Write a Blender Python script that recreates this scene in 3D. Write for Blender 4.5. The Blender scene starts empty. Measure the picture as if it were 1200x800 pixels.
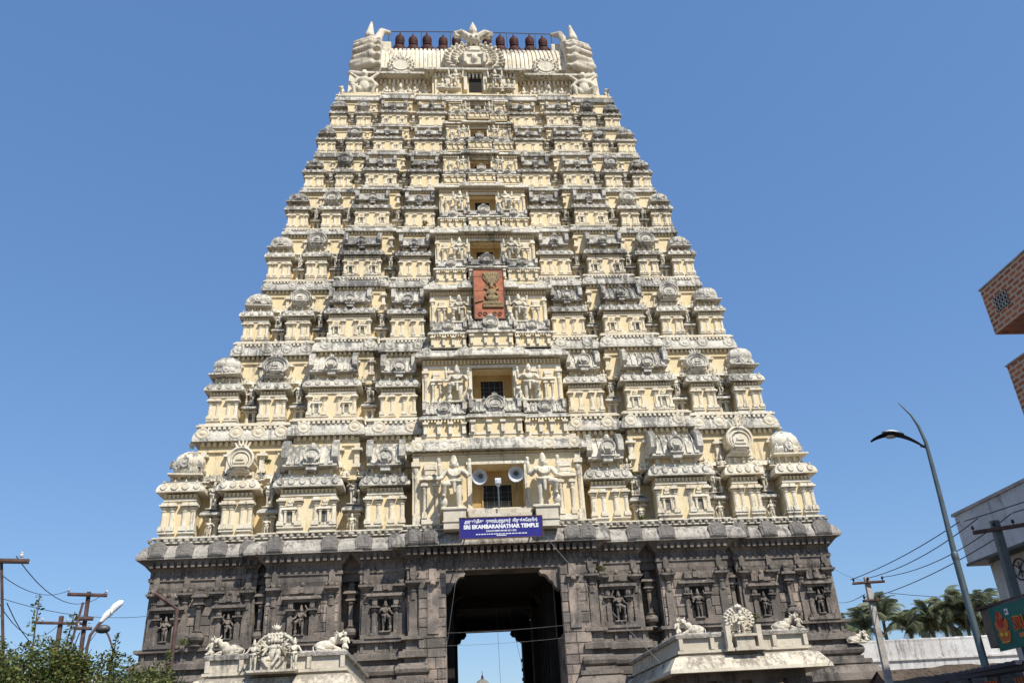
import bpy, math, random
from mathutils import Vector, Matrix
random.seed(11)
sc = bpy.context.scene
col = sc.collection
PI = math.pi
R = math.radians
# ---------------------------------------------------------------- camera
CAM = Vector((-2.9696, -44.1182, 1.6))
yaw, pit, rol = R(5.41916), R(26.80299), R(-3.33546)
fw = Vector((math.sin(yaw)*math.cos(pit), math.cos(yaw)*math.cos(pit), math.sin(pit)))
r0 = Vector((math.cos(yaw), -math.sin(yaw), 0)); u0 = r0.cross(fw)
rt = r0*math.cos(rol)+u0*math.sin(rol); up = -r0*math.sin(rol)+u0*math.cos(rol)
cd = bpy.data.cameras.new('camera'); cam = bpy.data.objects.new('camera', cd); col.objects.link(cam)
cam.matrix_world = Matrix(((rt.x, up.x, -fw.x, CAM.x), (rt.y, up.y, -fw.y, CAM.y), (rt.z, up.z, -fw.z, CAM.z), (0, 0, 0, 1)))
cd.sensor_width = 36; cd.lens = 973/1200*36; cd.clip_start = .1; cd.clip_end = 8000
sc.camera = cam
# ---------------------------------------------------------------- light
SUN_EL, SUN_AZ = R(52), R(31)          # azimuth measured from behind the camera towards the right
w = bpy.data.worlds.new('World'); sc.world = w; w.use_nodes = True
nt = w.node_tree; nt.nodes.clear()
sky = nt.nodes.new('ShaderNodeTexSky'); sky.sky_type = 'NISHITA'; sky.sun_disc = False
sky.sun_elevation = SUN_EL; sky.sun_rotation = PI-SUN_AZ; sky.altitude = 0
sky.air_density = 1.3; sky.dust_density = .2; sky.ozone_density = 6
bg = nt.nodes.new('ShaderNodeBackground'); bg.inputs[1].default_value = .13
wo = nt.nodes.new('ShaderNodeOutputWorld')
sm = nt.nodes.new('ShaderNodeMix'); sm.data_type = 'RGBA'; sm.inputs[0].default_value = .48      # evens out the sky's blue
sm.inputs[7].default_value = (.74, 1.70, 3.85, 1); nt.links.new(sky.outputs[0], sm.inputs[6]); nt.links.new(sm.outputs[2], bg.inputs[0]); nt.links.new(bg.outputs[0], wo.inputs[0])
sl = bpy.data.lights.new('sun', 'SUN'); sl.energy = 5.0; sl.angle = R(.53); sl.color = (1, .945, .86)
so = bpy.data.objects.new('sun', sl); col.objects.link(so)
sd = Vector((math.sin(SUN_AZ)*math.cos(SUN_EL), -math.cos(SUN_AZ)*math.cos(SUN_EL), math.sin(SUN_EL)))
so.rotation_euler = sd.to_track_quat('Z', 'Y').to_euler(); so.location = (20, -60, 60)
sc.view_settings.view_transform = 'Standard'; sc.view_settings.look = 'None'
sc.view_settings.exposure = .29; sc.view_settings.gamma = 1
# ---------------------------------------------------------------- materials
def nodes(name, rough=.8):
    m = bpy.data.materials.new(name); m.use_nodes = True
    t = m.node_tree; b = t.nodes['Principled BSDF']; b.inputs['Roughness'].default_value = rough
    b.inputs['Specular IOR Level'].default_value = .25
    return m, t, b
def rgb(c): return (c[0], c[1], c[2], 1)
def noise(t, scale, detail=6, rough=.6, vec=None, dist=0):
    n = t.nodes.new('ShaderNodeTexNoise'); n.inputs['Scale'].default_value = scale
    n.inputs['Detail'].default_value = detail; n.inputs['Roughness'].default_value = rough
    n.inputs['Distortion'].default_value = dist
    if vec is not None: t.links.new(vec, n.inputs['Vector'])
    return n.outputs['Fac']
def ramp(t, src, a, b, lo=0., hi=1.):
    n = t.nodes.new('ShaderNodeMapRange'); t.links.new(src, n.inputs[0])
    n.inputs[1].default_value = a; n.inputs[2].default_value = b
    n.inputs[3].default_value = lo; n.inputs[4].default_value = hi
    n.interpolation_type = 'SMOOTHSTEP'
    return n.outputs[0]
def mix(t, fac, a, b):
    n = t.nodes.new('ShaderNodeMix'); n.data_type = 'RGBA'
    for s, v in ((0, fac), (6, a), (7, b)):
        if isinstance(v, bpy.types.NodeSocket): t.links.new(v, n.inputs[s])
        elif isinstance(v, (int, float)): n.inputs[s].default_value = v
        else: n.inputs[s].default_value = rgb(v)
    return n.outputs[2]
def mth(t, op, a, b=0.):
    n = t.nodes.new('ShaderNodeMath'); n.operation = op
    for s, v in ((0, a), (1, b)):
        if isinstance(v, bpy.types.NodeSocket): t.links.new(v, n.inputs[s])
        else: n.inputs[s].default_value = v
    return n.outputs[0]
def wpos(t, sx=1, sy=1, sz=1):
    g = t.nodes.new('ShaderNodeNewGeometry'); m = t.nodes.new('ShaderNodeMapping')
    m.inputs['Scale'].default_value = (sx, sy, sz); t.links.new(g.outputs['Position'], m.inputs['Vector'])
    return m.outputs[0], g
def bump(t, b, hs, strength=.6, dist=.05):
    n = t.nodes.new('ShaderNodeBump'); n.inputs['Strength'].default_value = strength; n.inputs['Distance'].default_value = dist
    t.links.new(hs, n.inputs['Height']); t.links.new(n.outputs[0], b.inputs['Normal'])
def weathered(name, base, base2, stain, amount, ledge, bs=.5, bd=.05, carve=0., bscale=5.):
    """mineral surface: two tones, dark biological stains in drips and patches, more of it on ledges that hold water"""
    m, t, b = nodes(name, .88)
    v, g = wpos(t); vs, _ = wpos(t, 2.4, 2.4, .22)
    tone = mix(t, ramp(t, noise(t, .9, 5, .6, v), .38, .60), base, base2)
    blot = ramp(t, noise(t, 2.3, 6, .7, vs), .56, .66, 0, .5); tone = mix(t, blot, tone, tuple(min(.8, x*1.12+.06) for x in base))
    drip = noise(t, 1.5, 7, .72, vs); patch = noise(t, .28, 4, .6, v); fine = noise(t, 7., 5, .75, v)
    s = mth(t, 'ADD', mth(t, 'MULTIPLY', drip, .55), mth(t, 'MULTIPLY', patch, .35))
    s = mth(t, 'ADD', s, mth(t, 'MULTIPLY', fine, .2))
    sep = t.nodes.new('ShaderNodeSeparateXYZ'); t.links.new(g.outputs['Normal'], sep.inputs[0])
    upn = ramp(t, sep.outputs[2], .15, .9, 0, ledge)
    s = mth(t, 'ADD', s, upn)
    f = ramp(t, s, .665-amount, .765-amount*.85, 0, .94)
    c = mix(t, f, tone, stain)
    c2 = mix(t, ramp(t, fine, .42, .75, 0, .30), c, (stain[0]*1.5, stain[1]*1.5, stain[2]*1.5))
    t.links.new(c2, b.inputs['Base Color'])
    h = mth(t, 'ADD', noise(t, bscale, 6, .7, v), mth(t, 'MULTIPLY', noise(t, bscale*4, 3, .6, v), .35))
    if carve:
        vo = t.nodes.new('ShaderNodeTexVoronoi'); vo.inputs['Scale'].default_value = 5.5; t.links.new(v, vo.inputs['Vector'])
        h = mth(t, 'ADD', h, mth(t, 'MULTIPLY', vo.outputs['Distance'], carve))
    bump(t, b, h, bs, bd)
    return m
def plain(name, c, rough=.6, var=.12, scale=3., metal=0., bd=.01, spec=.3):
    m, t, b = nodes(name, rough); v, g = wpos(t)
    c1 = mix(t, ramp(t, noise(t, scale, 6, .65, v), .3, .7), tuple(x*(1-var) for x in c), tuple(min(1, x*(1+var)) for x in c))
    t.links.new(c1, b.inputs['Base Color']); b.inputs['Metallic'].default_value = metal
    b.inputs['Specular IOR Level'].default_value = spec
    bump(t, b, noise(t, scale*6, 4, .6, v), .4, bd)
    return m
M = {}
M['plaster'] = weathered('cream_plaster', (.72, .575, .325), (.74, .62, .40), (.33, .28, .19), .095, .12, .35, .03)
M['trim'] = weathered('pale_limewash', (.76, .70, .56), (.69, .60, .44), (.17, .16, .14), .09, .10, .55, .06, .3)
M['stained'] = weathered('weathered_limewash', (.71, .66, .55), (.58, .54, .45), (.15, .145, .13), .135, .12, .65, .08, .4)
M['stained_dark'] = weathered('sooty_limewash', (.66, .62, .53), (.47, .44, .38), (.125, .121, .112), .160, .12, .7, .08, .4)
M['recess'] = weathered('dark_recess_plaster', (.50, .45, .34), (.34, .31, .26), (.07, .068, .062), .17, .1, .7, .08)  # darker, greyer plaster tone for recess columns and tiny niche backs
M['statue'] = weathered('lime_figure', (.70, .64, .50), (.60, .54, .42), (.15, .14, .12), .10, .05, .7, .04, .15, 9)
M['granite'] = weathered('sooty_granite', (.225, .188, .154), (.125, .108, .092), (.038, .034, .030), .10, .05, .75, .06, .15)
M['granite_block'] = weathered('granite_block', (.37, .295, .235), (.16, .138, .118), (.05, .045, .04), .09, .04, .7, .05)
M['granite_pale'] = weathered('lime_streaked_granite', (.50, .46, .39), (.34, .31, .265), (.10, .092, .082), .12, .05, .8, .09, .2)
M['granite_disc'] = weathered('rough_grey_granite', (.26, .235, .205), (.19, .175, .155), (.08, .072, .066), .11, .05, .8, .12, .4, 7)
M['white'] = weathered('white_limewash', (.62, .56, .44), (.54, .48, .37), (.22, .19, .15), .10, .12, .5, .03)
M['wall_white'] = weathered('streaked_white_wall', (.60, .585, .55), (.52, .50, .47), (.20, .19, .18), .10, .05, .4, .03)
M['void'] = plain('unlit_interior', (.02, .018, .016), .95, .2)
M['ochre'] = weathered('ochre_plaster', (.40, .26, .10), (.48, .34, .15), (.20, .14, .07), .04, .1, .3, .02)
M['copper'] = plain('oxidised_red_copper', (.060, .022, .018), .68, .5, 5, .0, .05, .15)
M['iron'] = plain('grey_iron', (.10, .10, .10), .5, .2, 5, .4)
M['lightiron'] = plain('galvanised_steel', (.12, .15, .155), .42, .15, 5, .4)
M['rust'] = plain('rusty_iron', (.10, .060, .05), .85, .4, 6)
M['red'] = plain('red_painted_board', (.34, .12, .06), .75, .28, 2.)
M['brass'] = plain('tarnished_brass', (.20, .145, .07), .65, .5, 9, .15, .03)
M['blue'] = plain('blue_enamel', (.030, .028, .22), .45, .08, 2, 0, .002)
M['lettering'] = plain('white_lettering', (.86, .86, .84), .5, .03)
M['carving'] = weathered('grimy_lime_carving', (.66, .60, .48), (.56, .50, .39), (.15, .135, .11), .095, .08, .7, .04, .2, 9)
M['cord'] = plain('weathered_rope', (.13, .125, .12), .9, .3, 6)
M['passage_shade'] = plain('shade_black_stone', (.02, .017, .015), .95, .3, 2, 0, .04)  # stone coloured near black, putting the unlit passage's shade into the colour
M['black'] = plain('black_enamel', (.010, .010, .013), .4, .2)
M['whitepaint'] = plain('white_enamel', (.78, .78, .76), .4, .05)
M['horn'] = plain('grey_horn_paint', (.52, .54, .55), .38, .08)
M['horn_in'] = plain('horn_throat', (.16, .17, .18), .6, .08)
M['concrete_pole'] = plain('cast_concrete', (.38, .35, .31), .9, .25, 3)
M['house'] = weathered('streaked_grey_house', (.62, .61, .60), (.52, .51, .50), (.22, .21, .20), .09, .0, .3, .02)
M['house_wall'] = weathered('stained_house_wall', (.58, .55, .50), (.47, .44, .39), (.20, .17, .13), .09, .0, .3, .02)
M['thatch'] = weathered('dry_thatch', (.21, .155, .105), (.14, .105, .075), (.06, .048, .038), .12, .0, 1., .12, bscale=11)
M['tin'] = plain('blue_grey_awning', (.035, .035, .05), .5, .3, 2)
M['green'] = plain('green_sign_print', (.012, .13, .10), .5, .12)
M['orange'] = plain('orange_print', (.62, .14, .03), .5, .25, 14)
M['yellow'] = plain('yellow_print', (.75, .48, .05), .5, .1)
M['crimson'] = plain('crimson_print', (.55, .02, .02), .5, .1)
M['glass'] = plain('lamp_glass', (.5, .5, .46), .15, .05)
M['bark'] = plain('palm_bark', (.16, .13, .10), .95, .3, 4)
M['twig'] = plain('twig_bark', (.10, .075, .05), .95, .3, 8)
def leafmat(name, a, b_, c_=None):
    m, t, b = nodes(name, .5)
    oi = t.nodes.new('ShaderNodeObjectInfo'); v, g = wpos(t)
    f = ramp(t, noise(t, 5.5, 2, .6, v), .3, .7); cc = mix(t, f, a, b_)
    if c_: cc = mix(t, ramp(t, noise(t, 23., 1, .5, v), .66, .7), cc, c_)
    t.links.new(cc, b.inputs['Base Color'])
    b.inputs['Subsurface Weight'].default_value = 0
    tr = t.nodes.new('ShaderNodeBsdfTranslucent'); t.links.new(cc, tr.inputs[0])
    ms = t.nodes.new('ShaderNodeMixShader'); ms.inputs[0].default_value = .3
    out = t.nodes['Material Output']; t.links.new(b.outputs[0], ms.inputs[1]); t.links.new(tr.outputs[0], ms.inputs[2])
    t.links.new(ms.outputs[0], out.inputs[0]); return m
M['leaf'] = leafmat('shrub_leaf', (.06, .085, .025), (.14, .165, .045), (.30, .17, .05))
M['palmleaf'] = leafmat('palm_leaf', (.17, .20, .11), (.26, .28, .18))
M['scrub'] = leafmat('scrub_leaf', (.10, .115, .065), (.17, .17, .11))
# red brick with mortar
m, t, b = nodes('red_brick', .9); v = t.nodes.new('ShaderNodeTexCoord')
mp = t.nodes.new('ShaderNodeMapping'); mp.inputs['Rotation'].default_value = (R(90), 0, R(90)); t.links.new(v.outputs['Object'], mp.inputs[0])
bk = t.nodes.new('ShaderNodeTexBrick'); bk.inputs['Scale'].default_value = 1; bk.inputs['Brick Width'].default_value = .30
bk.inputs['Row Height'].default_value = .14; bk.inputs['Mortar Size'].default_value = .03
bk.inputs['Color1'].default_value = (.50, .15, .07, 1); bk.inputs['Color2'].default_value = (.30, .09, .045, 1); bk.inputs['Mortar'].default_value = (.50, .38, .27, 1)
sp = t.nodes.new('ShaderNodeSeparateXYZ'); t.links.new(v.outputs['Object'], sp.inputs[0])
cb = t.nodes.new('ShaderNodeCombineXYZ'); t.links.new(mth(t, 'ADD', sp.outputs[0], sp.outputs[1]), cb.inputs[0]); t.links.new(sp.outputs[2], cb.inputs[1])
t.links.new(cb.outputs[0], bk.inputs['Vector']); t.links.new(bk.outputs['Color'], b.inputs['Base Color'])
bump(t, b, bk.outputs['Fac'], -.6, .01); M['brick'] = m
# ground
m, t, b = nodes('dusty_ground', .95); v, g = wpos(t)
t.links.new(mix(t, ramp(t, noise(t, .25, 8, .6, v), .35, .65), (.24, .18, .12), (.34, .27, .19)), b.inputs['Base Color']); bump(t, b, noise(t, 6, 6, .7, v), .5, .03); M['ground'] = m
m, t, b = nodes('asphalt', .9); v, g = wpos(t)
t.links.new(mix(t, ramp(t, noise(t, 1.2, 8, .7, v), .3, .7), (.045, .043, .04), (.075, .07, .065)), b.inputs['Base Color']); bump(t, b, noise(t, 40, 3, .7, v), .5, .01); M['asphalt'] = m
# ---------------------------------------------------------------- mesh builder
class MB:
    def __init__(s): s.v = []; s.f = []; s.mi = []; s.sm = []; s.m = 0; s.s = False
    def add(s, vs, fs):
        o = len(s.v); s.v += [tuple(p) for p in vs]
        for f in fs: s.f.append(tuple(i+o for i in f)); s.mi.append(s.m); s.sm.append(s.s)
        return o
    def box(s, x0, x1, y0, y1, z0, z1, t=0.):
        s.add([(x0, y0, z0), (x1, y0, z0), (x1, y1, z0), (x0, y1, z0), (x0+t, y0+t, z1), (x1-t, y0+t, z1), (x1-t, y1-t, z1), (x0+t, y1-t, z1)],
              [(3, 2, 1, 0), (4, 5, 6, 7), (0, 1, 5, 4), (1, 2, 6, 5), (2, 3, 7, 6), (3, 0, 4, 7)])
    def ring(s, x0, x1, y0, y1, prof):
        """rectangle swept through offsets and heights, closed top and bottom"""
        vs = []; fs = []; n = len(prof)
        for o, z in prof: vs += [(x0-o, y0-o, z), (x1+o, y0-o, z), (x1+o, y1+o, z), (x0-o, y1+o, z)]
        for i in range(n-1):
            for k in range(4): fs.append((i*4+k, i*4+(k+1) % 4, i*4+4+(k+1) % 4, i*4+4+k))
        fs.append((3, 2, 1, 0)); a = (n-1)*4; fs.append((a, a+1, a+2, a+3)); s.add(vs, fs)
    def sweep(s, path, prof, cap=False):
        n = len(path); ns = []
        for i in range(n):
            d = [path[(i+1) % n][k]-path[i][k] for k in (0, 1)]; l = math.hypot(*d); ns.append((d[1]/l, -d[0]/l))
        vs = []; fs = []
        for o, z in prof:
            for i in range(n):
                a, b = ns[i-1], ns[i]; vs.append((path[i][0]+o*(a[0]+b[0]), path[i][1]+o*(a[1]+b[1]), z))
        for j in range(len(prof)-1):
            for i in range(n): fs.append((j*n+i, j*n+(i+1) % n, (j+1)*n+(i+1) % n, (j+1)*n+i))
        if cap: fs.append(tuple(range(n-1, -1, -1))); fs.append(tuple(range((len(prof)-1)*n, len(prof)*n)))
        s.add(vs, fs)
    def lathe(s, cx, cy, cz, prof, n=12, sx=1., sy=1., axis='z', sc_=1., ph=0., caps=True):
        vs = []; fs = []
        for r_, z in prof:
            for k in range(n):
                a = 2*PI*(k+ph)/n; p = (r_*sx*math.cos(a)*sc_, r_*sy*math.sin(a)*sc_, z*sc_)
                if axis == 'y': p = (p[0], -p[2], p[1])
                if axis == 'x': p = (p[2], p[0], p[1])
                vs.append((cx+p[0], cy+p[1], cz+p[2]))
        for i in range(len(prof)-1):
            for k in range(n): fs.append((i*n+k, i*n+(k+1) % n, (i+1)*n+(k+1) % n, (i+1)*n+k))
        if caps: fs.append(tuple(range(n-1, -1, -1))); fs.append(tuple(range((len(prof)-1)*n, len(prof)*n)))
        s.add(vs, fs)
    def prism(s, out, y0, y1, cx=0, cz=0, axis='y', bev=0.):
        """outline (x,z) extruded along y; axis x swaps x and y"""
        n = len(out); a = 0
        mx = sum(p[0] for p in out)/n; mz = sum(p[1] for p in out)/n
        L = [(y1, 1.), (y0+(bev*.6 if bev else 0), 1.)]
        if bev: L.append((y0, 1-bev))
        vs = []
        for y, k in L: vs += [(cx+mx+(px-mx)*k, y, cz+mz+(pz-mz)*k) for px, pz in out]
        fs = []
        for j in range(len(L)-1):
            for i in range(n): fs.append((j*n+i, (j+1)*n+i, (j+1)*n+(i+1) % n, j*n+(i+1) % n))
        o = (len(L)-1)*n
        fs.append(tuple(range(o, o+n))); fs.append(tuple(range(n-1, -1, -1)))
        if axis == 'x': vs = [(q[1], q[0], q[2]) for q in vs]; fs = [f[::-1] for f in fs]
        s.add(vs, fs)
    def ell(s, c, r_, n=10, m=7):
        s.lathe(c[0], c[1], c[2], [(math.sin(PI*i/m)+.001, -math.cos(PI*i/m)) for i in range(m+1)], n) if isinstance(r_, (int, float)) and r_ == 1 else s._ell(c, r_, n, m)
    def _ell(s, c, r_, n, m):
        if isinstance(r_, (int, float)): r_ = (r_, r_, r_)
        vs = []; fs = []
        for i in range(m+1):
            a = PI*i/m; q = math.sin(a)+.001
            for k in range(n): b = 2*PI*k/n; vs.append((c[0]+r_[0]*q*math.cos(b), c[1]+r_[1]*q*math.sin(b), c[2]-r_[2]*math.cos(a)))
        for i in range(m):
            for k in range(n): fs.append((i*n+k, i*n+(k+1) % n, (i+1)*n+(k+1) % n, (i+1)*n+k))
        fs.append(tuple(range(n-1, -1, -1))); fs.append(tuple(range(m*n, m*n+n))); s.add(vs, fs)
    def tube(s, pts, rs, n=6):
        pts = [Vector(p) for p in pts]; rs = rs if isinstance(rs, (list, tuple)) else [rs]*len(pts)
        vs = []; fs = []; prev = None
        for i, p in enumerate(pts):
            d = (pts[min(i+1, len(pts)-1)]-pts[max(i-1, 0)]).normalized()
            if prev is None: a = d.orthogonal().normalized()
            else: a = (prev-d*prev.dot(d)).normalized()
            prev = a; b = d.cross(a)
            for k in range(n): q = 2*PI*k/n; vs.append(tuple(p+(a*math.cos(q)+b*math.sin(q))*rs[i]))
        for i in range(len(pts)-1):
            for k in range(n): fs.append((i*n+k, i*n+(k+1) % n, (i+1)*n+(k+1) % n, (i+1)*n+k))
        fs.append(tuple(range(n-1, -1, -1))); fs.append(tuple(range((len(pts)-1)*n, len(pts)*n))); s.add(vs, fs)
    def cap(s, p0, p1, a, b=None, n=8):
        b = a if b is None else b
        s.tube([p0, p1], [a, b], n); s._ell(p0, a, n, 5); s._ell(p1, b, n, 5)
    def mesh(s, name, mats):
        me = bpy.data.meshes.new(name); me.from_pydata(s.v, [], s.f)
        for m_ in (mats if isinstance(mats, (list, tuple)) else [mats]): me.materials.append(M[m_])
        me.polygons.foreach_set('material_index', s.mi); me.polygons.foreach_set('use_smooth', s.sm)
        me.update()
        if any(s.sm): me.set_sharp_from_angle(angle=R(32))
        return me
def put(name, me, parent=None, loc=(0, 0, 0), rz=0., scale=(1, 1, 1)):
    o = bpy.data.objects.new(name, me); col.objects.link(o); o.location = loc; o.rotation_euler = (0, 0, rz); o.scale = scale
    if parent: o.parent = parent
    return o
def obj(name, mb, mats, parent=None, loc=(0, 0, 0), rz=0., kind=None):
    o = put(name, mb.mesh(name, mats), parent, loc, rz)
    if kind: o['kind'] = kind
    return o
def tag(o, label, cat, group=None):
    o['label'] = label; o['category'] = cat
    if group: o['group'] = group
    return o
def thing(name, label, cat, loc=(0, 0, 0), rz=0., group=None):
    o = put(name, None, None, loc, rz); o.empty_display_size = .2; return tag(o, label, cat, group)
def fuse(mb, voxel, name, mats, inflate=0.):
    """melt overlapping lumps into one continuous carved surface"""
    o = put(name, mb.mesh(name, mats)); md = o.modifiers.new('r', 'REMESH'); md.mode = 'VOXEL'; md.voxel_size = voxel
    s2 = o.modifiers.new('s', 'SMOOTH'); s2.factor = .5; s2.iterations = 1
    dg = bpy.context.evaluated_depsgraph_get(); me = bpy.data.meshes.new_from_object(o.evaluated_get(dg))
    me.name = name; bpy.data.objects.remove(o)
    if inflate:
        ns = [v.normal.copy() for v in me.vertices]
        for v, n_ in zip(me.vertices, ns): v.co += n_*inflate
    me.polygons.foreach_set('use_smooth', [True]*len(me.polygons)); me.materials.clear()
    for m_ in (mats if isinstance(mats, (list, tuple)) else [mats]): me.materials.append(M[m_])
    return me
def arc(rx, rz, a0, a1, n, cx=0, cz=0): return [(cx+rx*math.cos(a0+(a1-a0)*i/(n-1)), cz+rz*math.sin(a0+(a1-a0)*i/(n-1))) for i in range(n)]
# ---------------------------------------------------------------- carved figures, 1 unit tall, feet at z=0, facing -y
def guardian(sd_=1, four=True, bent=True, crown=True):
    b = MB(); q = lambda x, y, z: (sd_*x, y, z)
    b.cap(q(.065, .01, .49), q(.075, -.01, .27), .072, .05); b.cap(q(.075, -.01, .27), q(.08, .01, .05), .05, .03); b.cap(q(.08, 0, .02), q(.09, -.09, .015), .03, .022)
    if bent:
        b.cap(q(-.07, 0, .49), q(-.19, -.15, .44), .07, .052); b.cap(q(-.19, -.15, .44), q(-.19, -.08, .25), .047, .03); b.cap(q(-.19, -.08, .23), q(-.2, -.17, .225), .028, .02)
        b._ell(q(-.2, -.07, .12), (.065, .06, .10), 12, 8); b.cap(q(-.2, -.07, 0), q(-.2, -.07, .05), .045, .03); b.cap(q(-.2, -.07, .2), q(-.2, -.07, .23), .028)
    else:
        b.cap(q(-.065, .01, .49), q(-.07, -.01, .27), .07, .05); b.cap(q(-.07, -.01, .27), q(-.075, .01, .05), .05, .03); b.cap(q(-.075, 0, .02), q(-.09, -.09, .015), .03, .022)
    b._ell((0, 0, .51), (.13, .09, .075), 10, 7); b._ell((0, -.01, .58), (.095, .075, .07), 10, 7); b._ell((0, 0, .68), (.125, .08, .085), 10, 7)
    b.cap(q(-.13, 0, .735), q(.13, 0, .735), .048); b.cap((0, 0, .76), (0, 0, .82), .04)
    b.tube([q(.11*math.cos(a), -.085-.012*math.sin(a), .74-.12*math.sin(a)) for a in [PI*i/8 for i in range(9)]], .018, 5)
    b.tube([q(.135*math.cos(a), -.05-.05*math.sin(a), .545-.03*math.sin(a)) for a in [PI*i/8 for i in range(9)]], .022, 5)
    b.cap(q(0, -.09, .52), q(0, -.1, .3), .03, .018)
    b._ell((0, -.01, .865), (.052, .06, .068), 12, 9); b._ell((0, -.068, .86), (.012, .018, .02), 6, 5); b._ell((0, -.058, .83), (.026, .014, .008), 6, 4)
    for s_ in (-1, 1): b._ell((s_*.022, -.056, .878), (.013, .012, .008), 6, 4); b._ell((s_*.062, .0, .855), (.02, .025, .04), 6, 5)
    if crown: b.lathe(0, 0, .905, [(.06, 0), (.066, .012), (.052, .03), (.056, .05), (.043, .075), (.044, .09), (.03, .12), (.012, .155)], 12)
    else: b._ell((0, .01, .925), (.04, .045, .035), 8, 5)
    # arms
    b.cap(q(.15, 0, .735), q(.225, -.02, .63), .045, .035); b.cap(q(.225, -.02, .63), q(.17, -.13, .66), .033, .024); b._ell(q(.16, -.15, .68), (.025, .022, .035), 6, 5)
    b.cap(q(-.15, 0, .735), q(-.235, -.02, .61), .045, .035); b.cap(q(-.235, -.02, .61), q(-.29, -.12, .56), .033, .024); b._ell(q(-.3, -.14, .55), (.03, .025, .03), 6, 5)
    if four:
        b.cap(q(.15, .02, .74), q(.27, .03, .68), .042, .032); b.cap(q(.27, .03, .68), q(.28, -.01, .82), .03, .024); b._ell(q(.28, -.01, .85), (.03, .025, .04), 6, 5); b.cap(q(.28, 0, .86), q(.285, 0, .96), .014, .024)
        b.cap(q(-.15, .02, .74), q(-.26, .03, .69), .042, .032); b.cap(q(-.26, .03, .69), q(-.27, -.01, .82), .03, .024); b._ell(q(-.27, -.01, .85), (.03, .025, .04), 6, 5); b.cap(q(-.27, 0, .84), q(-.275, 0, .98), .018, .03)
    b.box(-.24, .18, -.12, .1, -.03, .01)
    return b
ME_G = [fuse(guardian(s_), .0105, 'guardian_statue', 'statue', .011) for s_ in (1, -1)]
ME_S = [fuse(guardian(s_, False, False), .018, 'niche_figure', 'statue') for s_ in (1, -1)]
def dancer(sd_):
    b = guardian(sd_, False, True); b.cap((sd_*.15, 0, .74), (sd_*.28, -.05, .86), .045, .03); b.cap((sd_*.28, -.05, .86), (sd_*.2, -.08, 1.0), .03, .025); return b
ME_S += [fuse(dancer(1), .018, 'niche_figure', 'statue'), fuse(dancer(-1), .018, 'niche_figure', 'statue')]
ME_SG = [fuse(guardian(s_, s_ > 0, s_ < 0), .013, 'niche_statue', 'granite', .008) for s_ in (1, -1)]+[fuse(dancer(s_), .013, 'niche_statue', 'granite', .008) for s_ in (1, -1)]
def seated(s_=1):
    b = MB()
    b._ell((0, 0, .10), (.30, .22, .12), 10, 6)
    for k in (-1, 1): b.cap((k*.12, 0, .14), (k*.34, -.16, .12), .10, .075); b.cap((k*.34, -.16, .12), (k*.04, -.26, .09), .07, .05)
    b._ell((0, .02, .36), (.17, .13, .22), 10, 7); b._ell((0, .02, .52), (.2, .12, .1), 10, 6); b.cap((0, 0, .6), (0, 0, .68), .06)
    b._ell((0, -.02, .77), (.09, .10, .12), 10, 7); b.lathe(0, 0, .85, [(.10, 0), (.09, .05), (.07, .12), (.02, .24)], 8); b._ell((0, -.12, .77), (.02, .03, .03), 6, 4)
    for k in (-1, 1): b.cap((k*.2, 0, .54), (k*.31, -.05, .36), .065, .05); b.cap((k*.31, -.05, .36), (k*.18, -.22, .3), .045, .04); b.cap((k*.2, .02, .55), (k*.36, .02, .62), .05, .04); b.cap((k*.36, .02, .62), (k*.34, -.03, .8), .04, .035)
    return b
ME_SEAT = fuse(seated(), .026, 'seated_figure', 'statue')
def lion():
    b = MB()
    b._ell((0, .15, .35), (.22, .38, .27), 10, 7); b._ell((0, -.15, .55), (.24, .2, .28), 10, 7); b._ell((0, -.3, .8), (.2, .2, .2), 10, 7); b._ell((0, -.48, .74), (.12, .12, .1), 8, 5)
    for k in (-1, 1):
        b.cap((k*.15, -.25, .45), (k*.16, -.35, .05), .09, .06); b.cap((k*.2, .3, .2), (k*.22, .0, .08), .12, .07); b._ell((k*.15, -.25, 1.), (.05, .04, .08), 6, 4)
    b.cap((0, .5, .3), (.1, .6, .7), .05, .04); return b
ME_LION = fuse(lion(), .035, 'lion_figure', 'statue')
# ---------------------------------------------------------------- architectural pieces
def disc_mesh(name, mats, lobes=True):
    """round gable medallion of unit width facing -y, back at y=0"""
    b = MB(); n = 16; out = []
    for k in range(n*2):
        a = -PI/2+2*PI*(k+.5)/(n*2); r_ = .5*(1 if k % 2 or not lobes else .93)
        out.append((r_*math.cos(a), r_*math.sin(a)*.95))
    b.prism(out, -.12, .1); b.s = True
    b.lathe(0, -.1, 0, [(.45, 0), (.44, .05), (.37, .06), (.34, .03), (.22, .03), (.17, .07), (.05, .09)], 14, axis='y', ph=.5)
    b.s = False; b.prism([(-.14, .42), (.14, .42), (.1, .55), (0, .68), (-.1, .55)], -.14, .05)
    b.box(-.5, -.34, -.1, .1, -.5, -.25); b.box(.34, .5, -.1, .1, -.5, -.25)
    return b.mesh(name, mats)
ME_DISC = disc_mesh('medallion', 'stained'); ME_DISC_PALE = disc_mesh('medallion', 'trim')
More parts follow.
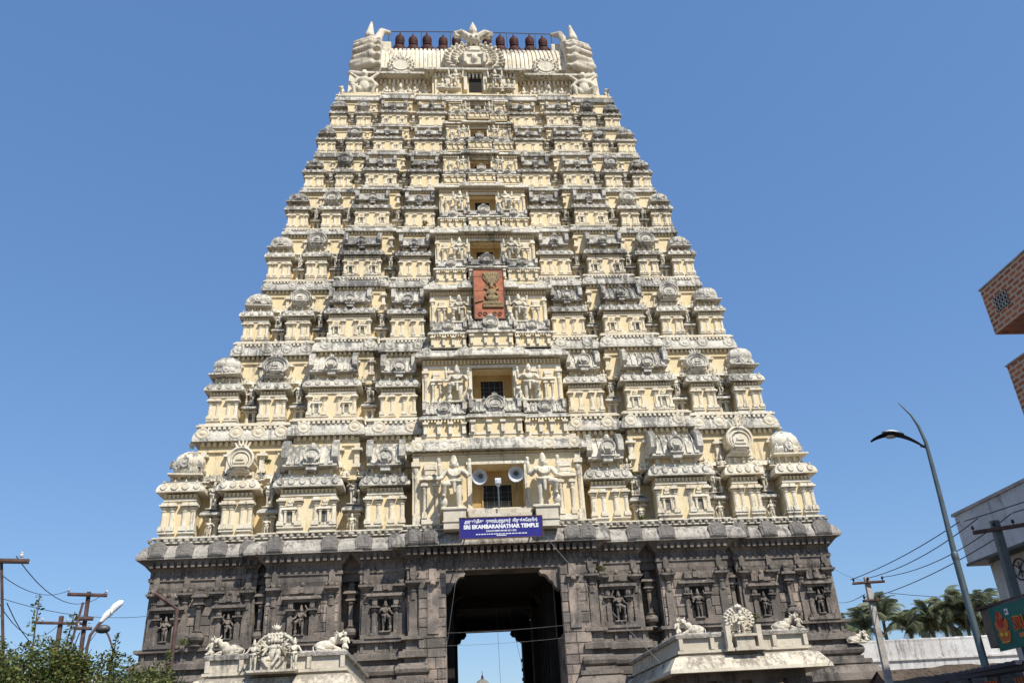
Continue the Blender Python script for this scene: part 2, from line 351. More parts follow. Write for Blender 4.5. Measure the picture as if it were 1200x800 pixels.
def pil(b, x, yf, z0, z1, w_, ma=0, mb_=1, n=8):
    """engaged column: base block, shaft, cushion capital, abacus. front at y=yf"""
    h = z1-z0; r_ = w_*.5; cy = yf+r_*1.1
    b.m = mb_; b.box(x-r_*1.15, x+r_*1.15, yf-.02*h, cy+r_, z0, z0+.10*h); b.box(x-r_*1.0, x+r_*1.0, yf, cy+r_, z0+.10*h, z0+.17*h)
    b.s = n > 6
    b.lathe(x, cy, z0+.17*h, [(r_*.86, 0), (r_*.80, .50*h), (r_*1.0, .52*h), (r_*1.0, .545*h), (r_*.74, .56*h), (r_*.74, .59*h), (r_*1.22, .635*h), (r_*1.22, .66*h), (r_*.8, .70*h)], n, ph=.5)
    b.s = False
    b.box(x-r_*1.55, x+r_*1.55, yf-r_*.45, cy+r_, z0+.865*h, z0+.93*h); b.box(x-r_*.95, x+r_*.95, yf, cy+r_, z0+.93*h, z1)
def pil_mesh(h, w_, mats=('plaster', 'trim')):
    b = MB(); pil(b, 0, 0, 0, h, w_); return b.mesh('pilaster', mats)
def kapota(b, x0, x1, y0, y1, z, h, ov, ms=1):
    """drooping eave: dentil row tucked under, curved roll above"""
    b.m = ms
    b.ring(x0, x1, y0, y1, [(ov*.55, z+.02*h), (ov, z), (ov*1.02, z+.18*h), (ov*.93, z+.42*h), (ov*.72, z+.68*h), (ov*.42, z+.88*h), (ov*.30, z+.90*h), (ov*.30, z+h)])
def dentils(b, x0, x1, y, z0, z1, pitch, d, m_=0):
    n = max(2, int((x1-x0)/pitch)); b.m = m_
    for k in range(n):
        x = x0+(x1-x0)*(k+.5)/n; b.box(x-pitch*.27, x+pitch*.27, y-d, y+.02, z0, z1)
def kudu(b, x, y, z, w_, n=10):
    """small gable disc joined to its eave, facing -y"""
    out = [(x+w_*.5*math.cos(a), z+w_*.5*math.sin(a)) for a in [2*PI*(k+.5)/n for k in range(n)]]
    b.prism(out, y-.10*w_, y+.25*w_, bev=.3); b.prism([(x-.1*w_, z+.42*w_), (x+.1*w_, z+.42*w_), (x, z+.72*w_)], y-.06*w_, y+.15*w_)
def rim(b, w_, h, y, cz, t_, cx=0):
    """raised moulding following a spade-shaped gable"""
    o = horseshoe(w_, h, 9, 0)[1:-1]; b.tube([(cx+px, y, cz+pz) for px, pz in o], t_, 5)
def horseshoe(w_, h, n=13, lobe=.06):
    """outline of a spade-shaped gable, foot at z=0"""
    out = []
    for k in range(n*2+1):
        a = -R(52)+(PI+R(104))*k/(n*2); r_ = 1+(lobe if k % 2 else -lobe*.4)
        out.append((w_*.5*r_*math.cos(a), h*.50+h*.44*r_*math.sin(a)*1.0))
    out = [(w_*.36, 0)]+out+[(-w_*.36, 0)]
    return out
# ================================================================ TEMPLE TOWER
K = .6; XB = 18.74; YC = 9.5
tower = thing('temple_tower', 'towering cream and sooty-streaked tiered temple gateway tower on a dark granite base', 'temple tower')
#        Xc     Zc     Xm     Zm    floor
T = [(18.34, 15.43, 17.03, 18.54, 12.95), (16.78, 21.69, 15.68, 24.24, 19.65), (15.47, 27.04, 14.43, 29.25, 25.27), (14.43, 31.77, 13.56, 33.87, 30.09),
     (13.54, 35.91, 12.70, 37.76, 34.43), (12.65, 39.55, 11.99, 41.22, 38.21), (11.95, 42.86, 11.35, 44.23, 41.76), (11.20, 45.77, 10.82, 47.27, 44.57)]
FL = [t_[4] for t_ in T]+[47.95]
CT = [13.0, 17.1, 23.2, 28.33, 33.08, 37.46, 40.85, 44.17, 46.75]
YW = [-.1, .75, 1.5, 2.2, 3.0, 3.5, 4.0, 4.4]
# ---- granite base
def both(path):
    return [path, [(-x, y) for x, y in reversed(path)]]
def base_path(x_in, yc_, yb=18.1, g=0.):
    return [(x_in, yb), (x_in, yc_), (4.9, yc_), (4.9, .45), (7.35, .45), (7.35, 1.5), (8.4, 1.5), (8.4, .4), (12.15, .4), (12.15, 1.3), (12.75, 1.3), (12.75, .7), (18.05, .7), (18.05, yb)]
for pth in both(base_path(2.95, -.2)):
    b = MB(); b.sweep(pth, [(0, 7.3), (0, 10.45)]); obj('base_wall', b, 'granite', tower)
for pth in both(base_path(4.36, -.15)):
    b = MB()
    b.sweep(pth, [(0, 10.2), (.05, 10.45), (.05, 10.75), (.12, 10.78), (.12, 10.95), (.06, 10.98), (.06, 11.25), (.5, 11.72), (.55, 11.8)])
    obj('architrave', b, 'granite', tower)
    b = MB()
    b.sweep(pth, [(.55, 0), (.55, 1.1), (.75, 1.2), (.75, 2.4), (.5, 2.6), (.5, 4.1), (.95, 4.25), (1.15, 4.4), (1.12, 4.75), (.95, 5.05), (.75, 5.12), (.7, 5.2), (.78, 5.22), (.78, 5.42), (.5, 5.45), (.5, 5.6),
                  (.38, 5.62), (.55, 5.74), (.60, 5.9), (.55, 6.06), (.38, 6.18), (.15, 6.2), (.15, 6.42), (.42, 6.45), (.42, 6.72), (.22, 6.78), (.22, 6.86), (.08, 6.88), (.08, 7.28), (.30, 7.3), (.30, 7.46), (-.05, 7.47)])
    obj('podium', b, 'granite', tower)
b = MB()   # dentil blocks in the two sunk courses of the podium and brackets below the great eave
seg = [(4.9, 7.3, .45), (8.45, 12.1, .4), (12.8, 18.0, .7)]
for s_ in (-1, 1):
    for x0, x1, y in seg:
        n = int((x1-x0)/.62)
        for k in range(n+1):
            x = x0+.1+(x1-x0-.2)*k/n
            b.box(s_*x-.07, s_*x+.07, y-.17, y+.1, 6.86, 7.3)
            b.box(s_*x-.14, s_*x+.14, y-.62, y, 4.98, 5.2)
obj('podium_blocks', b, 'granite', tower, kind='stuff')
b = MB()
for s_ in (-1, 1):
    for x0, x1, y in seg+[(0, 4.85, -.2)]:
        n = int((x1-x0)/.34)
        for k in range(n+1):
            x = s_*(x0+(x1-x0)*(k+.0)/n)
            b.prism([(-.03, 11.72), (-.03, 11.05), (.1, 11.08), (.2, 11.3), (.36, 11.5), (.40, 11.72)][::-1], x-.085, x+.085, axis='x', cx=0)
bv = []
for (x, y, z) in b.v: bv.append((x, y, z))
b = MB()
for s_ in (-1, 1):
    for x0, x1, y in seg+[(0.001, 4.85, -.2)]:
        n = int((x1-x0)/.34)
        for k in range(n+1):
            x = s_*(x0+(x1-x0)*k/n)
            if s_ > 0 and x < .01 and k == 0 and x0 < .01: continue
            b.box(x-.06, x+.06, y-.13, y+.05, 11.05, 11.4, .02); b.box(x-.095, x+.095, y-.50, y+.05, 11.4, 11.74, .0)
obj('eave_brackets', b, 'granite', tower, kind='stuff')
# great eave of the base, full width
def full(xs, yb):
    """xs: list of (x_edge, y) from the outside in; mirrored"""
    p = [(-xs[0][0], yb)]
    for i, (x, y) in enumerate(xs):
        p.append((-x, y)); nx = xs[i+1][0] if i+1 < len(xs) else None
        if nx is not None: p.append((-nx, y))
    q = [(-x, y) for x, y in reversed(p)]
    return p+q
EP = full([(18.05, .7), (12.6, .42), (7.95, .45), (4.95, -.2)], 18.3)
b = MB(); b.sweep(EP, [(.1, 11.78), (.62, 11.82), (.70, 11.78), (.72, 11.90), (.66, 12.1), (.50, 12.36), (.28, 12.56), (.12, 12.62), (.12, 12.68)], True)
obj('great_eave', b, 'granite_pale', tower)
b = MB(); b.sweep(EP, [(-.3, 12.68), (.30, 12.69), (.30, 12.74), (.05, 12.76), (.05, 12.9), (.22, 12.96), (.22, 13.03), (-.6, 13.035)], True)
obj('ledge', b, 'trim', tower)
b = MB(); b.s = True    # row of small lion heads along the ledge
for s_ in (-1, 1):
    for x0, x1, y in [(12.7, 18.3, .7), (8.0, 12.5, .42), (4.98, 7.9, .45), (2.9, 4.8, -.2)]:
        n = int((x1-x0)/.36)
        for k in range(n+1):
            x = s_*(x0+(x1-x0)*k/n)+random.uniform(-.03, .03); yy = y-.2
            b._ell((x, yy, 12.83), (.13, .15, .12), 7, 5); b._ell((x, yy-.14, 12.78), (.07, .08, .06), 6, 4)
            for e in (-1, 1): b._ell((x+e*.09, yy-.02, 12.93), (.04, .05, .05), 5, 4)
obj('lion_head_frieze', b, 'granite_pale', tower, kind='stuff')
def slab_mesh():
    b = MB(); out = [(-.42, 0), (.42, 0)]+arc(.44, .42, R(-8), R(188), 13, 0, .62); b.prism(out, -.12, .25, bev=.06)
    b.prism([(x*.72, z*.72+.14) for x, z in out], -.15, 0, bev=.1)
    b.box(-.3, .3, -.15, 0, .1, .16); return b.mesh('gable_slab', 'granite_disc')
ME_SLAB = slab_mesh()
for s_ in (-1, 1):
    for x, y in [(17.75, .7), (16.35, .7), (14.7, .7), (13.15, .7), (11.75, .42), (8.95, .42), (7.2, .45), (5.45, .45), (4.55, -.2), (3.75, -.2)]:
        o = put('gable_slab', ME_SLAB, tower, (s_*x, y-.66, 11.84), 0, (random.uniform(.98, 1.14), 1, random.uniform(.78, .86))); o.rotation_euler.x = R(-11)
# lintel and gateway
b = MB(); b.box(-4.5, 4.5, -.19, 1.2, 10.62, 12.0); obj('lintel', b, 'granite', tower); b = MB(); b.box(-3.0, 3.0, 1.2, 18.2, 10.64, 12.7); obj('passage_ceiling', b, 'passage_shade', tower)
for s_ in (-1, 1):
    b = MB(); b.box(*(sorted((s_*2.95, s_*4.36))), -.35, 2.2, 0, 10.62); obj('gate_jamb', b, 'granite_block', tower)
    b = MB(); b.box(*(sorted((s_*2.95, s_*4.4))), 2.2, 18.2, 0, 7.4); obj('passage_wall', b, 'passage_shade', tower)
    # corbelled brackets in the top corners of the opening
    for (y0, y1, px, pz) in ((-.1, .55, 2.95, 10.6), (5.8, 6.5, 2.95, 10.6), (11.5, 12.2, 2.95, 10.6)):
        out = [(x*.68, z*.66) for x, z in [(0, 0), (1.35, 0), (1.5, -.18), (1.38, -.42), (1.05, -.48), (.9, -.62), (.72, -.95), (.5, -1.05), (.42, -1.35), (.2, -1.6), (0, -1.75)]]
        out = [(s_*(px-x), pz+z) for x, z in out]
        b = MB(); b.prism(out if s_ < 0 else out[::-1], y0, y1); obj('corbel', b, 'granite_block' if y0 < 1 else 'passage_shade', tower)
    # inner door frames, narrowing the far end
    b = MB(); b.box(*(sorted((s_*2.3, s_*2.95))), 9.0, 10.2, 0, 10.6); obj('inner_pier', b, 'passage_shade', tower)
    for k in range(5): b = MB(); b.box(*(sorted((s_*2.55, s_*2.95))), 2.8+k*1.3, 3.2+k*1.3, 0, 10.6); obj('passage_pilaster', b, 'passage_shade', tower)
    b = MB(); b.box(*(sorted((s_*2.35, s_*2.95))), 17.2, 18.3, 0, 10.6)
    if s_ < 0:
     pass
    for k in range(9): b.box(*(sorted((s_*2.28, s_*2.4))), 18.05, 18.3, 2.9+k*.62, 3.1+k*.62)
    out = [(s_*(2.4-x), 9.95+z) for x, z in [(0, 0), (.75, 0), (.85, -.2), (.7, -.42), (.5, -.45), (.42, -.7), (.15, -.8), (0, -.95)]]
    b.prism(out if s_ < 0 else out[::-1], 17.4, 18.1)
    obj('inner_door_frame', b, 'passage_shade', tower)
for y0_, y1_, z_ in ((17.0, 18.25, 9.95), (9.0, 10.2, 10.15)): b = MB(); b.box(-2.95, 2.95, y0_, y1_, z_, 10.62); obj('inner_lintel', b, 'passage_shade', tower)
for s_ in (-1, 1):
    for x0, x1, y in ((7.3, 8.45, .95), (12.1, 12.8, .85)): b = MB(); b.box(*sorted((s_*x0, s_*x1)), y, 2.0, 10.5, 11.85); b.box(*sorted((s_*x0, s_*x1)), y-.12, y+.1, 10.9, 11.05); obj('recess_lintel', b, 'granite', tower)
# pilasters of the base: moulded shaft, capital, bracket with pendant
def base_pilaster(w_):
    b = MB(); r_ = w_/2
    b.box(-r_*1.25, r_*1.25, -.20, .1, 0, .22); b.box(-r_*1.05, r_*1.05, -.16, .1, .22, .42)
    b.box(-r_, r_, -.13, .1, .42, 1.75)
    b.s = True; b.lathe(0, 0, 1.75, [(r_*.98, 0), (r_*.92, .35), (r_*1.15, .42), (r_*1.15, .48), (r_*.85, .53), (r_*.85, .58), (r_*1.5, .70), (r_*1.5, .76), (r_*.9, .84)], 12); b.s = False
    b.box(-r_*1.95, r_*1.95, -.42, .1, 2.55, 2.66); b.box(-r_*1.6, r_*1.6, -.34, .1, 2.47, 2.55)
    b.box(-r_*.85, r_*.85, -.22, .1, 2.66, 2.95); b.box(-r_*.7, r_*.7, -.42, .1, 2.78, 2.95); b._ell((0, -.36, 2.74), (r_*.7, .1, .13), 8, 5)
    for k in (-1, 1): b._ell((k*r_*1.25, -.22, 2.76), (r_*.5, .1, .1), 7, 5)
    b.box(-r_*.75, r_*.75, -.16, .1, 2.95, 3.55)
    return b.mesh('pilaster', 'granite')
ME_BP = base_pilaster(.40)
for s_ in (-1, 1):
    for x, y in [(17.72, .7), (16.2, .7), (14.62, .7), (13.1, .7), (11.72, .4), (8.82, .4), (7.05, .45), (5.25, .45), (4.62, -.15)]:
        put('pilaster', ME_BP, tower, (s_*x, y, 7.47))
    b = MB(); b.box(-.28, .28, -.1, .1, 0, 2.5); b.box(-.34, .34, -.3, .1, 2.5, 2.62); b._ell((0, -.25, 2.42), (.16, .12, .14), 8, 5); b.box(-.2, .2, -.12, .1, 2.62, 3.2)
    obj('jamb_pilaster', b, 'granite_block', tower, (s_*3.62, -.36, 7.5))
# niches
def niche_mesh(w_, h):
    b = MB(); hw = w_/2
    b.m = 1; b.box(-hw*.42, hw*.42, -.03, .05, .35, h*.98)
    b.m = 0
    b.box(-hw*1.15, hw*1.15, -.32, .05, .0, .14); b.box(-hw*.9, hw*.9, -.2, .05, .14, .30)
    for k in (-1, 1):
        b.box(k*hw*.62-.13, k*hw*.62+.13, -.16, .05, .30, h*.62)
        b.lathe(k*hw*.62, -.05, h*.62, [(.12, 0), (.10, .1), (.2, .2), (.2, .25), (.12, .32)], 8); b.box(k*hw*.62-.24, k*hw*.62+.24, -.30, .05, h*.62+.30, h*.62+.38); b.box(k*hw*.62-.12, k*hw*.62+.12, -.2, .05, h*.62+.38, h)
        b._ell((k*hw*.62, -.2, h*.62+.47), (.09, .08, .1), 7, 5)
    b.box(-hw*1.0, hw*1.0, -.2, .05, h, h+.10); b.ring(-hw*1.02, hw*1.02, -.24, .05, [(0, h+.10), (.10, h+.12), (.08, h+.22), (0, h+.28)])
    b.box(-hw*.8, hw*.8, -.14, .05, h+.28, h+.40); b.box(-hw*.72, hw*.72, -.24, .05, h+.40, h+.74, .03); b.box(-.14, .14, -.3, .05, h+.44, h+.72); b.box(-.3, .3, -.16, .05, h+.74, h+.8); b._ell((0, -.18, h+.88), (.12, .08, .12), 7, 5)
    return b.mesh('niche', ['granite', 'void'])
ME_N1, ME_N2 = niche_mesh(1.5, 1.72), niche_mesh(1.75, 1.95)
for s_ in (-1, 1):
    for i, (x, y, me, hh) in enumerate([(17.0, .66, ME_N1, 1.25), (13.95, .66, ME_N1, 1.25), (10.28, .36, ME_N2, 1.5), (6.05, .41, ME_N2, 1.62)]):
        n_ = put('niche', me, tower, (s_*x, y, 7.47))
        put('niche_statue', ME_SG[(i*3+(s_ > 0)*2) % 4], n_, (0, -.13, .34), random.uniform(-.15, .15), (hh*.78, hh*.85, hh*.93))
# pot-based pillars in and beside the recesses
def pot_pillar():
    b = MB(); b.s = True
    b.lathe(0, 0, 0, [(.30, 0), (.34, .06), (.2, .12), (.2, .2), (.38, .32), (.42, .45), (.36, .6), (.18, .68), (.24, .74), (.12, .8), (.10, .82)], 12); b.s = False
    b.box(-.10, .10, -.1, .1, .8, 1.75); b.s = True; b.lathe(0, 0, 1.75, [(.1, 0), (.2, .12), (.2, .18), (.12, .24)], 10); b.s = False
    b.box(-.28, .28, -.24, .24, 1.98, 2.06); b.box(-.2, .2, -.18, .2, 2.06, 2.3); b.ring(-.3, .3, -.24, .24, [(0, 2.3), (.1, 2.32), (.06, 2.42), (-.1, 2.5)])
    b.box(-.16, .16, -.14, .2, 2.5, 2.66); b._ell((0, 0, 2.78), (.2, .16, .16), 8, 5); return b.mesh('pot_pillar', 'granite')
ME_PP = pot_pillar()
for s_ in (-1, 1):
    for x, y in [(15.42, .5), (12.45, .95), (7.88, 1.1)]: put('pot_pillar', ME_PP, tower, (s_*x, y, 7.47), 0, (1, 1, 1.03))
# dressed granite blocks of the wall faces
def blk(seed):
    rr = random.Random(seed); b = MB(); e = .035
    z = lambda: rr.uniform(.0, .012)
    vs = [(-.5, 1, -.5), (.5, 1, -.5), (.5, 1, .5), (-.5, 1, .5)]
    vs += [(-.5+e*.4, .12, -.5+e), (.5-e*.4, .12, -.5+e), (.5-e*.4, .12, .5-e), (-.5+e*.4, .12, .5-e)]
    vs += [(-.5+e, z()*4, -.5+e*2), (.5-e, z()*4, -.5+e*2), (.5-e, z()*4, .5-e*2), (-.5+e, z()*4, .5-e*2)]
    fs = []
    for j in (0, 4):
        for k in range(4): fs.append((j+k, j+(k+1) % 4, j+4+(k+1) % 4, j+4+k))
    fs.append((8, 9, 10, 11)); b.add(vs, fs); return b
BL = [blk(i).mesh('stone_block', mm) for i, mm in enumerate(['granite_block', 'granite', 'granite_block', 'granite_block'])]
def course(x0, x1, y, z0, z1, skip=(), wmin=.6, wmax=1.25):
    z = z0
    while z < z1-.15:
        h = min(random.uniform(.42, .54), z1-z)
        if z1-z-h < .2: h = z1-z
        x = x0+random.uniform(-.4, 0)
        while x < x1:
            w_ = random.uniform(wmin, wmax); a, c = max(x, x0), min(x+w_, x1)
            if x1-c < .25: c = x1
            mid = (a+c)/2
            if c-a > .12 and not any(p < mid < q and z < zz for p, q, zz in skip):
                put('stone_block', random.choice(BL), tower, (mid, y-.045-random.uniform(0, .02), z+h/2), 0, (c-a-.012, .08, h-.012))
            x = c if c == x1 else x+w_
        z += h
for s_ in (-1, 1):
    for x0, x1, y, sk in [(13.3, 17.6, .7, [(16.45, 17.5, 9.4), (13.4, 14.45, 9.4)]), (8.45, 12.1, .4, [(9.7, 10.9, 9.7)]), (4.95, 7.3, .45, [(5.5, 6.6, 9.8)])]:
        a, c = sorted((s_*x0, s_*x1)); course(a, c, y, 7.5, 10.2, [tuple(sorted((s_*p, s_*q)))+(zz,) for p, q, zz in sk])
    a, c = sorted((s_*2.97, s_*4.34)); course(a, c, -.35, 4.4, 10.6, (), .5, .95)
# ---- tiers
def vault_mesh(L, d, h, mat, ribs=0, ends=True):
    """barrel roof along x, standing on z=0, open gables at both ends"""
    b = MB(); n = 9; pr = [(d*math.cos(PI*i/(n-1))*(1.0+.06*math.sin(PI*i/(n-1)*2)), h*math.sin(PI*i/(n-1))) for i in range(n)]
    b.prism(pr, -L/2, L/2, axis='x')
    if ribs:
        for k in range(ribs):
            x = -L/2+L*(k+.5)/ribs; q = [(a*1.09, c*1.075) for a, c in pr]; b.prism(q, x-L/ribs*.28, x+L/ribs*.28, axis='x')
    if ends:
        for s_ in (-1, 1):
            out = [(d*1.2*math.cos(a), h*.5+h*.72*math.sin(a)) for a in [-R(38)+(PI+R(76))*i/14 for i in range(15)]]
            out = [(y*(1+.05*(i % 2)), z) for i, (y, z) in enumerate(out)]
            b.prism(out, s_*L/2-.09*h-.04, s_*L/2+.09*h+.04, axis='x')
    b.ring(-L/2, L/2, -d*.95, d*.95, [(.0, -.10*h), (.08*h, -.08*h), (.08*h, 0), (0, .03*h)])
    return b.mesh('barrel_roof', mat)
def bulb(n=7):
    b = MB(); b.s = True; b.lathe(0, 0, 0, [(.3, 0), (.32, .08), (.18, .16), (.42, .38), (.44, .5), (.3, .68), (.12, .78), (.14, .84), (.03, 1.05)], n); return b
ME_FIN = bulb(8).mesh('finial', 'stained')
def crest(b, x, y, z, w_):
    """flame-faced mask on top of a gable"""
    for k in range(-2, 3): b.cap((x+k*.13*w_, y, z), (x+k*.22*w_, y-.03*w_, z+(.55-.10*abs(k))*w_), .10*w_, .05*w_, 6)
    b._ell((x, y-.12*w_, z+.1*w_), (.22*w_, .14*w_, .16*w_), 8, 6)
    for k in (-1, 1): b._ell((x+k*.1*w_, y-.24*w_, z+.14*w_), .06*w_, 6, 4)
SPEC = {}
def shrine(kind, W, h, ti):
    """one aedicule. returns body mesh and list of children (name, mesh, loc, scale)"""
    key = (kind, ti)
    if key in SPEC: return SPEC[key]
    roofm = 'trim' if ti == 0 and kind in ('corner', 'gable') else 'stained' if ti in (0, 1) else ('stained' if kind in ('corner', 'gable') and ti < 5 else 'stained_dark')
    ov = .145*h; hw = W/2-ov; D = 1.1 if ti < 3 else .9; fine = ti < 4
    b = MB()
    b.m = 0; b.box(-hw+.03*h, hw-.03*h, 0, D, 0, .98*h)
    slot = .055*W if kind != 'corner' else .045*W
    secs = [(-hw, -slot), (slot, hw)]
    for a, c in secs:
        b.m = 1
        b.ring(a+.03*h, c-.03*h, -.02*h, .3, [(.04*h, 0), (.04*h, .045*h), (0, .05*h), (0, .09*h), (.05*h, .105*h), (.05*h, .15*h), (.0, .165*h)])
        b.box(a+.02*h, c-.02*h, -.02*h, .2, .78*h, .82*h)
        b.m = 0; b.box(a+.045*h, c-.045*h, -.025*h, .2, .16*h, .78*h)
    b.m = 1; b.box(-hw+.01*h, hw-.01*h, -.04*h, D, .82*h, .87*h)
    dentils(b, -hw, hw, -.035*h, .885*h, .96*h, .085*h if fine else .12*h, .03*h)
    kapota(b, -hw, hw, 0, D, h, .24*h, ov, 2)
    nk = {'corner': 4, 'gable': 4, 'sala': 6, 'sala2': 5}[kind]
    b.m = 2
    for k in range(nk):
        kudu(b, -hw*.98+2*hw*.98*k/(nk-1), -ov*1.0, 1.12*h, (.20 if fine else .19)*h*random.uniform(.92, 1.08), 10 if fine else 8)
    b.m = 1; b.ring(-hw*.95, hw*.95, .04*h, D, [(0, 1.24*h), (.02*h, 1.25*h), (.02*h, 1.285*h), (-.03*h, 1.29*h), (-.03*h, 1.335*h)])
    b.m = 0; b.box(-hw*.80, hw*.80, .10*h, D, 1.33*h, 1.48*h)
    b.m = 1
    for k in (-1, 1):
        b.box(k*.10*h-.03*h, k*.10*h+.03*h, .03*h, .2*h, 1.34*h, 1.46*h); b.box(k*hw*.74-.03*h, k*hw*.74+.03*h, .06*h, .2*h, 1.34*h, 1.46*h)
    # pilasters
    ph, pw, kids = .62*h, .13*h, []
    if kind in ('corner', 'gable'): xs = [-.86*hw, -.36*hw, .36*hw, .86*hw]
    elif kind == 'sala': xs = [-.92*hw, -.30*hw, .30*hw, .92*hw]
    else: xs = [-.90*hw, -.34*hw, .34*hw, .90*hw]
    if ti < 5:
        me = pil_mesh(ph, pw)
        for x in xs: kids.append(('pilaster', me, (x, -.075*h, .16*h), 1))
    else:
        for x in xs: pil(b, x, -.075*h, .16*h, .78*h, pw*1.1, n=6)
    if kind == 'sala':   # a tiny shrine front between the pilasters of each half
        c = MB(); c.m = 1; u = h
        c.box(-.12*u, .12*u, -.02*u, .05*u, 0, .05*u)
        for k in (-1, 1): c.box(k*.085*u-.022*u, k*.085*u+.022*u, -.05*u, .02*u, .05*u, .30*u); c.box(k*.085*u-.035*u, k*.085*u+.035*u, -.06*u, .02*u, .29*u, .325*u)
        c.m = 2; c.box(-.06*u, .06*u, -.008*u, .02*u, .05*u, .30*u)
        c.m = 1; c.ring(-.13*u, .13*u, -.05*u, .02*u, [(0, .33*u), (.03*u, .335*u), (.02*u, .38*u), (-.05*u, .42*u)]); c.box(-.06*u, .06*u, -.05*u, .02*u, .42*u, .47*u); kudu(c, 0, -.05*u, .52*u, .13*u, 8)
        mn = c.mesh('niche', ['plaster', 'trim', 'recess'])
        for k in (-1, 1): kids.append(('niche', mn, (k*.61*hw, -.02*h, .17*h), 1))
    zr = 1.48*h; cy = .30*h
    if kind == 'corner':
        c = MB(); a = min(hw*.92, .54*h); c.ring(-a*.92, a*.92, cy-a*.9, cy+a*.9, [(0, zr-.02*h), (.10*h, zr), (.10*h, zr+.035*h), (.02*h, zr+.06*h)])
        c.s = True; n = 16
        pf = [(1.0, .05), (1.12, .10), (1.14, .17), (1.02, .22), (1.08, .26), (1.12, .34), (1.04, .44), (.82, .53), (.5, .59), (.25, .62)]
        vs = []; fs = []
        for r_, z in pf:
            for k in range(n):
                q = 2*PI*(k+.5)/n; sq = 1/max(abs(math.cos(q)), abs(math.sin(q)))**.45
                rb = r_*a*.92*sq*(1+.035*(k % 2)); vs.append((rb*math.cos(q), cy+rb*math.sin(q), zr+z*h*1.08))
        for i in range(len(pf)-1):
            for k in range(n): fs.append((i*n+k, i*n+(k+1) % n, (i+1)*n+(k+1) % n, (i+1)*n+k))
        fs.append(tuple(range((len(pf)-1)*n, len(pf)*n))); c.add(vs, fs); c.s = False
        kids.append(('roof', c.mesh('roof', roofm), (0, 0, 0), 1))
        if ti < 6: kids.append(('medallion', ME_DISC, (0, cy-a*1.04, zr+.22*h), (.24*h, .3*h, .28*h))); 
        if ti < 6: kids.append(('medallion', ME_DISC, (-a*.84, cy-a*.80, zr+.19*h), (.14*h, .2*h, .18*h))); kids.append(('medallion', ME_DISC, (a*.84, cy-a*.80, zr+.19*h), (.14*h, .2*h, .18*h)))
        kids.append(('finial', ME_FIN, (0, cy, zr+.66*h), (.18*h,)*2+(.22*h,)))
    elif kind == 'gable':
        c = MB(); gw = min(2*hw*.92, .92*h); c.box(-gw*.45, gw*.45, 0, D, zr-.03*h, zr+.03*h)
        c.prism([(x, z) for x, z in horseshoe(gw, .64*h)], -.10*h, .45*h, cz=zr+.02*h, bev=.08)
        c.prism([(x, z) for x, z in horseshoe(gw*.62, .40*h, 8, 0)], -.16*h, 0, cz=zr+.07*h, bev=.08)
        rim(c, gw*.96, .62*h, -.11*h, zr+.02*h, .035*h); rim(c, gw*.74, .48*h, -.13*h, zr+.05*h, .022*h)
        c.box(-.16*h, .16*h, -.19*h, 0, zr+.12*h, zr+.16*h); c.box(-.12*h, .12*h, -.19*h, 0, zr+.20*h, zr+.24*h); c.box(-.08*h, .08*h, -.20*h, 0, zr+.28*h, zr+.34*h)
        c.s = True; crest(c, 0, -.04*h, zr+.60*h, .40*h)
        kids.append(('gable_roof', c.mesh('gable_roof', roofm), (0, 0, 0), 1))
    else:
        L = 2*hw*(.90 if kind == 'sala' else .88)
        kids.append(('barrel_roof', vault_mesh(L, .46*h, .56*h, roofm, int(L/(.17*h)) if ti < 3 else 0), (0, cy+.06*h, zr+.04*h), 1))
        c = MB(); c.box(-.17*h, .17*h, -.20*h, .3*h, zr-.04*h, zr); c.box(-.11*h, .11*h, -.16*h, .3*h, 1.33*h, zr)
        c.prism([(x, z) for x, z in horseshoe(.34*h, .34*h, 8)], -.22*h, .12*h, cz=zr, bev=.12); c.prism([(x, z) for x, z in horseshoe(.2*h, .2*h, 7, 0)], -.25*h, 0, cz=zr+.05*h, bev=.1)
        rim(c, .34*h, .33*h, -.23*h, zr, .022*h); c.box(-.055*h, .055*h, -.28*h, 0, zr+.09*h, zr+.115*h)
        c._ell((0, -.17*h, zr+.38*h), (.07*h, .06*h, .08*h), 7, 5)
        kids.append(('gable', c.mesh('gable', roofm), (0, 0, 0), 1))
        nf = 6 if kind == 'sala' else 5
        if ti < 4:
            for k in range(nf): kids.append(('finial', ME_FIN, (-L*.40+L*.80*k/(nf-1), cy+.02*h, zr+.57*h), (.20*h, .20*h, .19*h)))
        else:
            c = MB()
            for k in range(nf):
                c.s = True; c.lathe(-L*.40+L*.80*k/(nf-1), cy, zr+.56*h, [(.06*h, 0), (.04*h, .03*h), (.09*h, .10*h), (.03*h, .17*h), (.01, .22*h)], 6)
            kids.append(('finial_row', c.mesh('finial_row', roofm), (0, 0, 0), 1))
    me = b.mesh('shrine', ['plaster', 'trim', roofm])
    SPEC[key] = (me, kids); return SPEC[key]
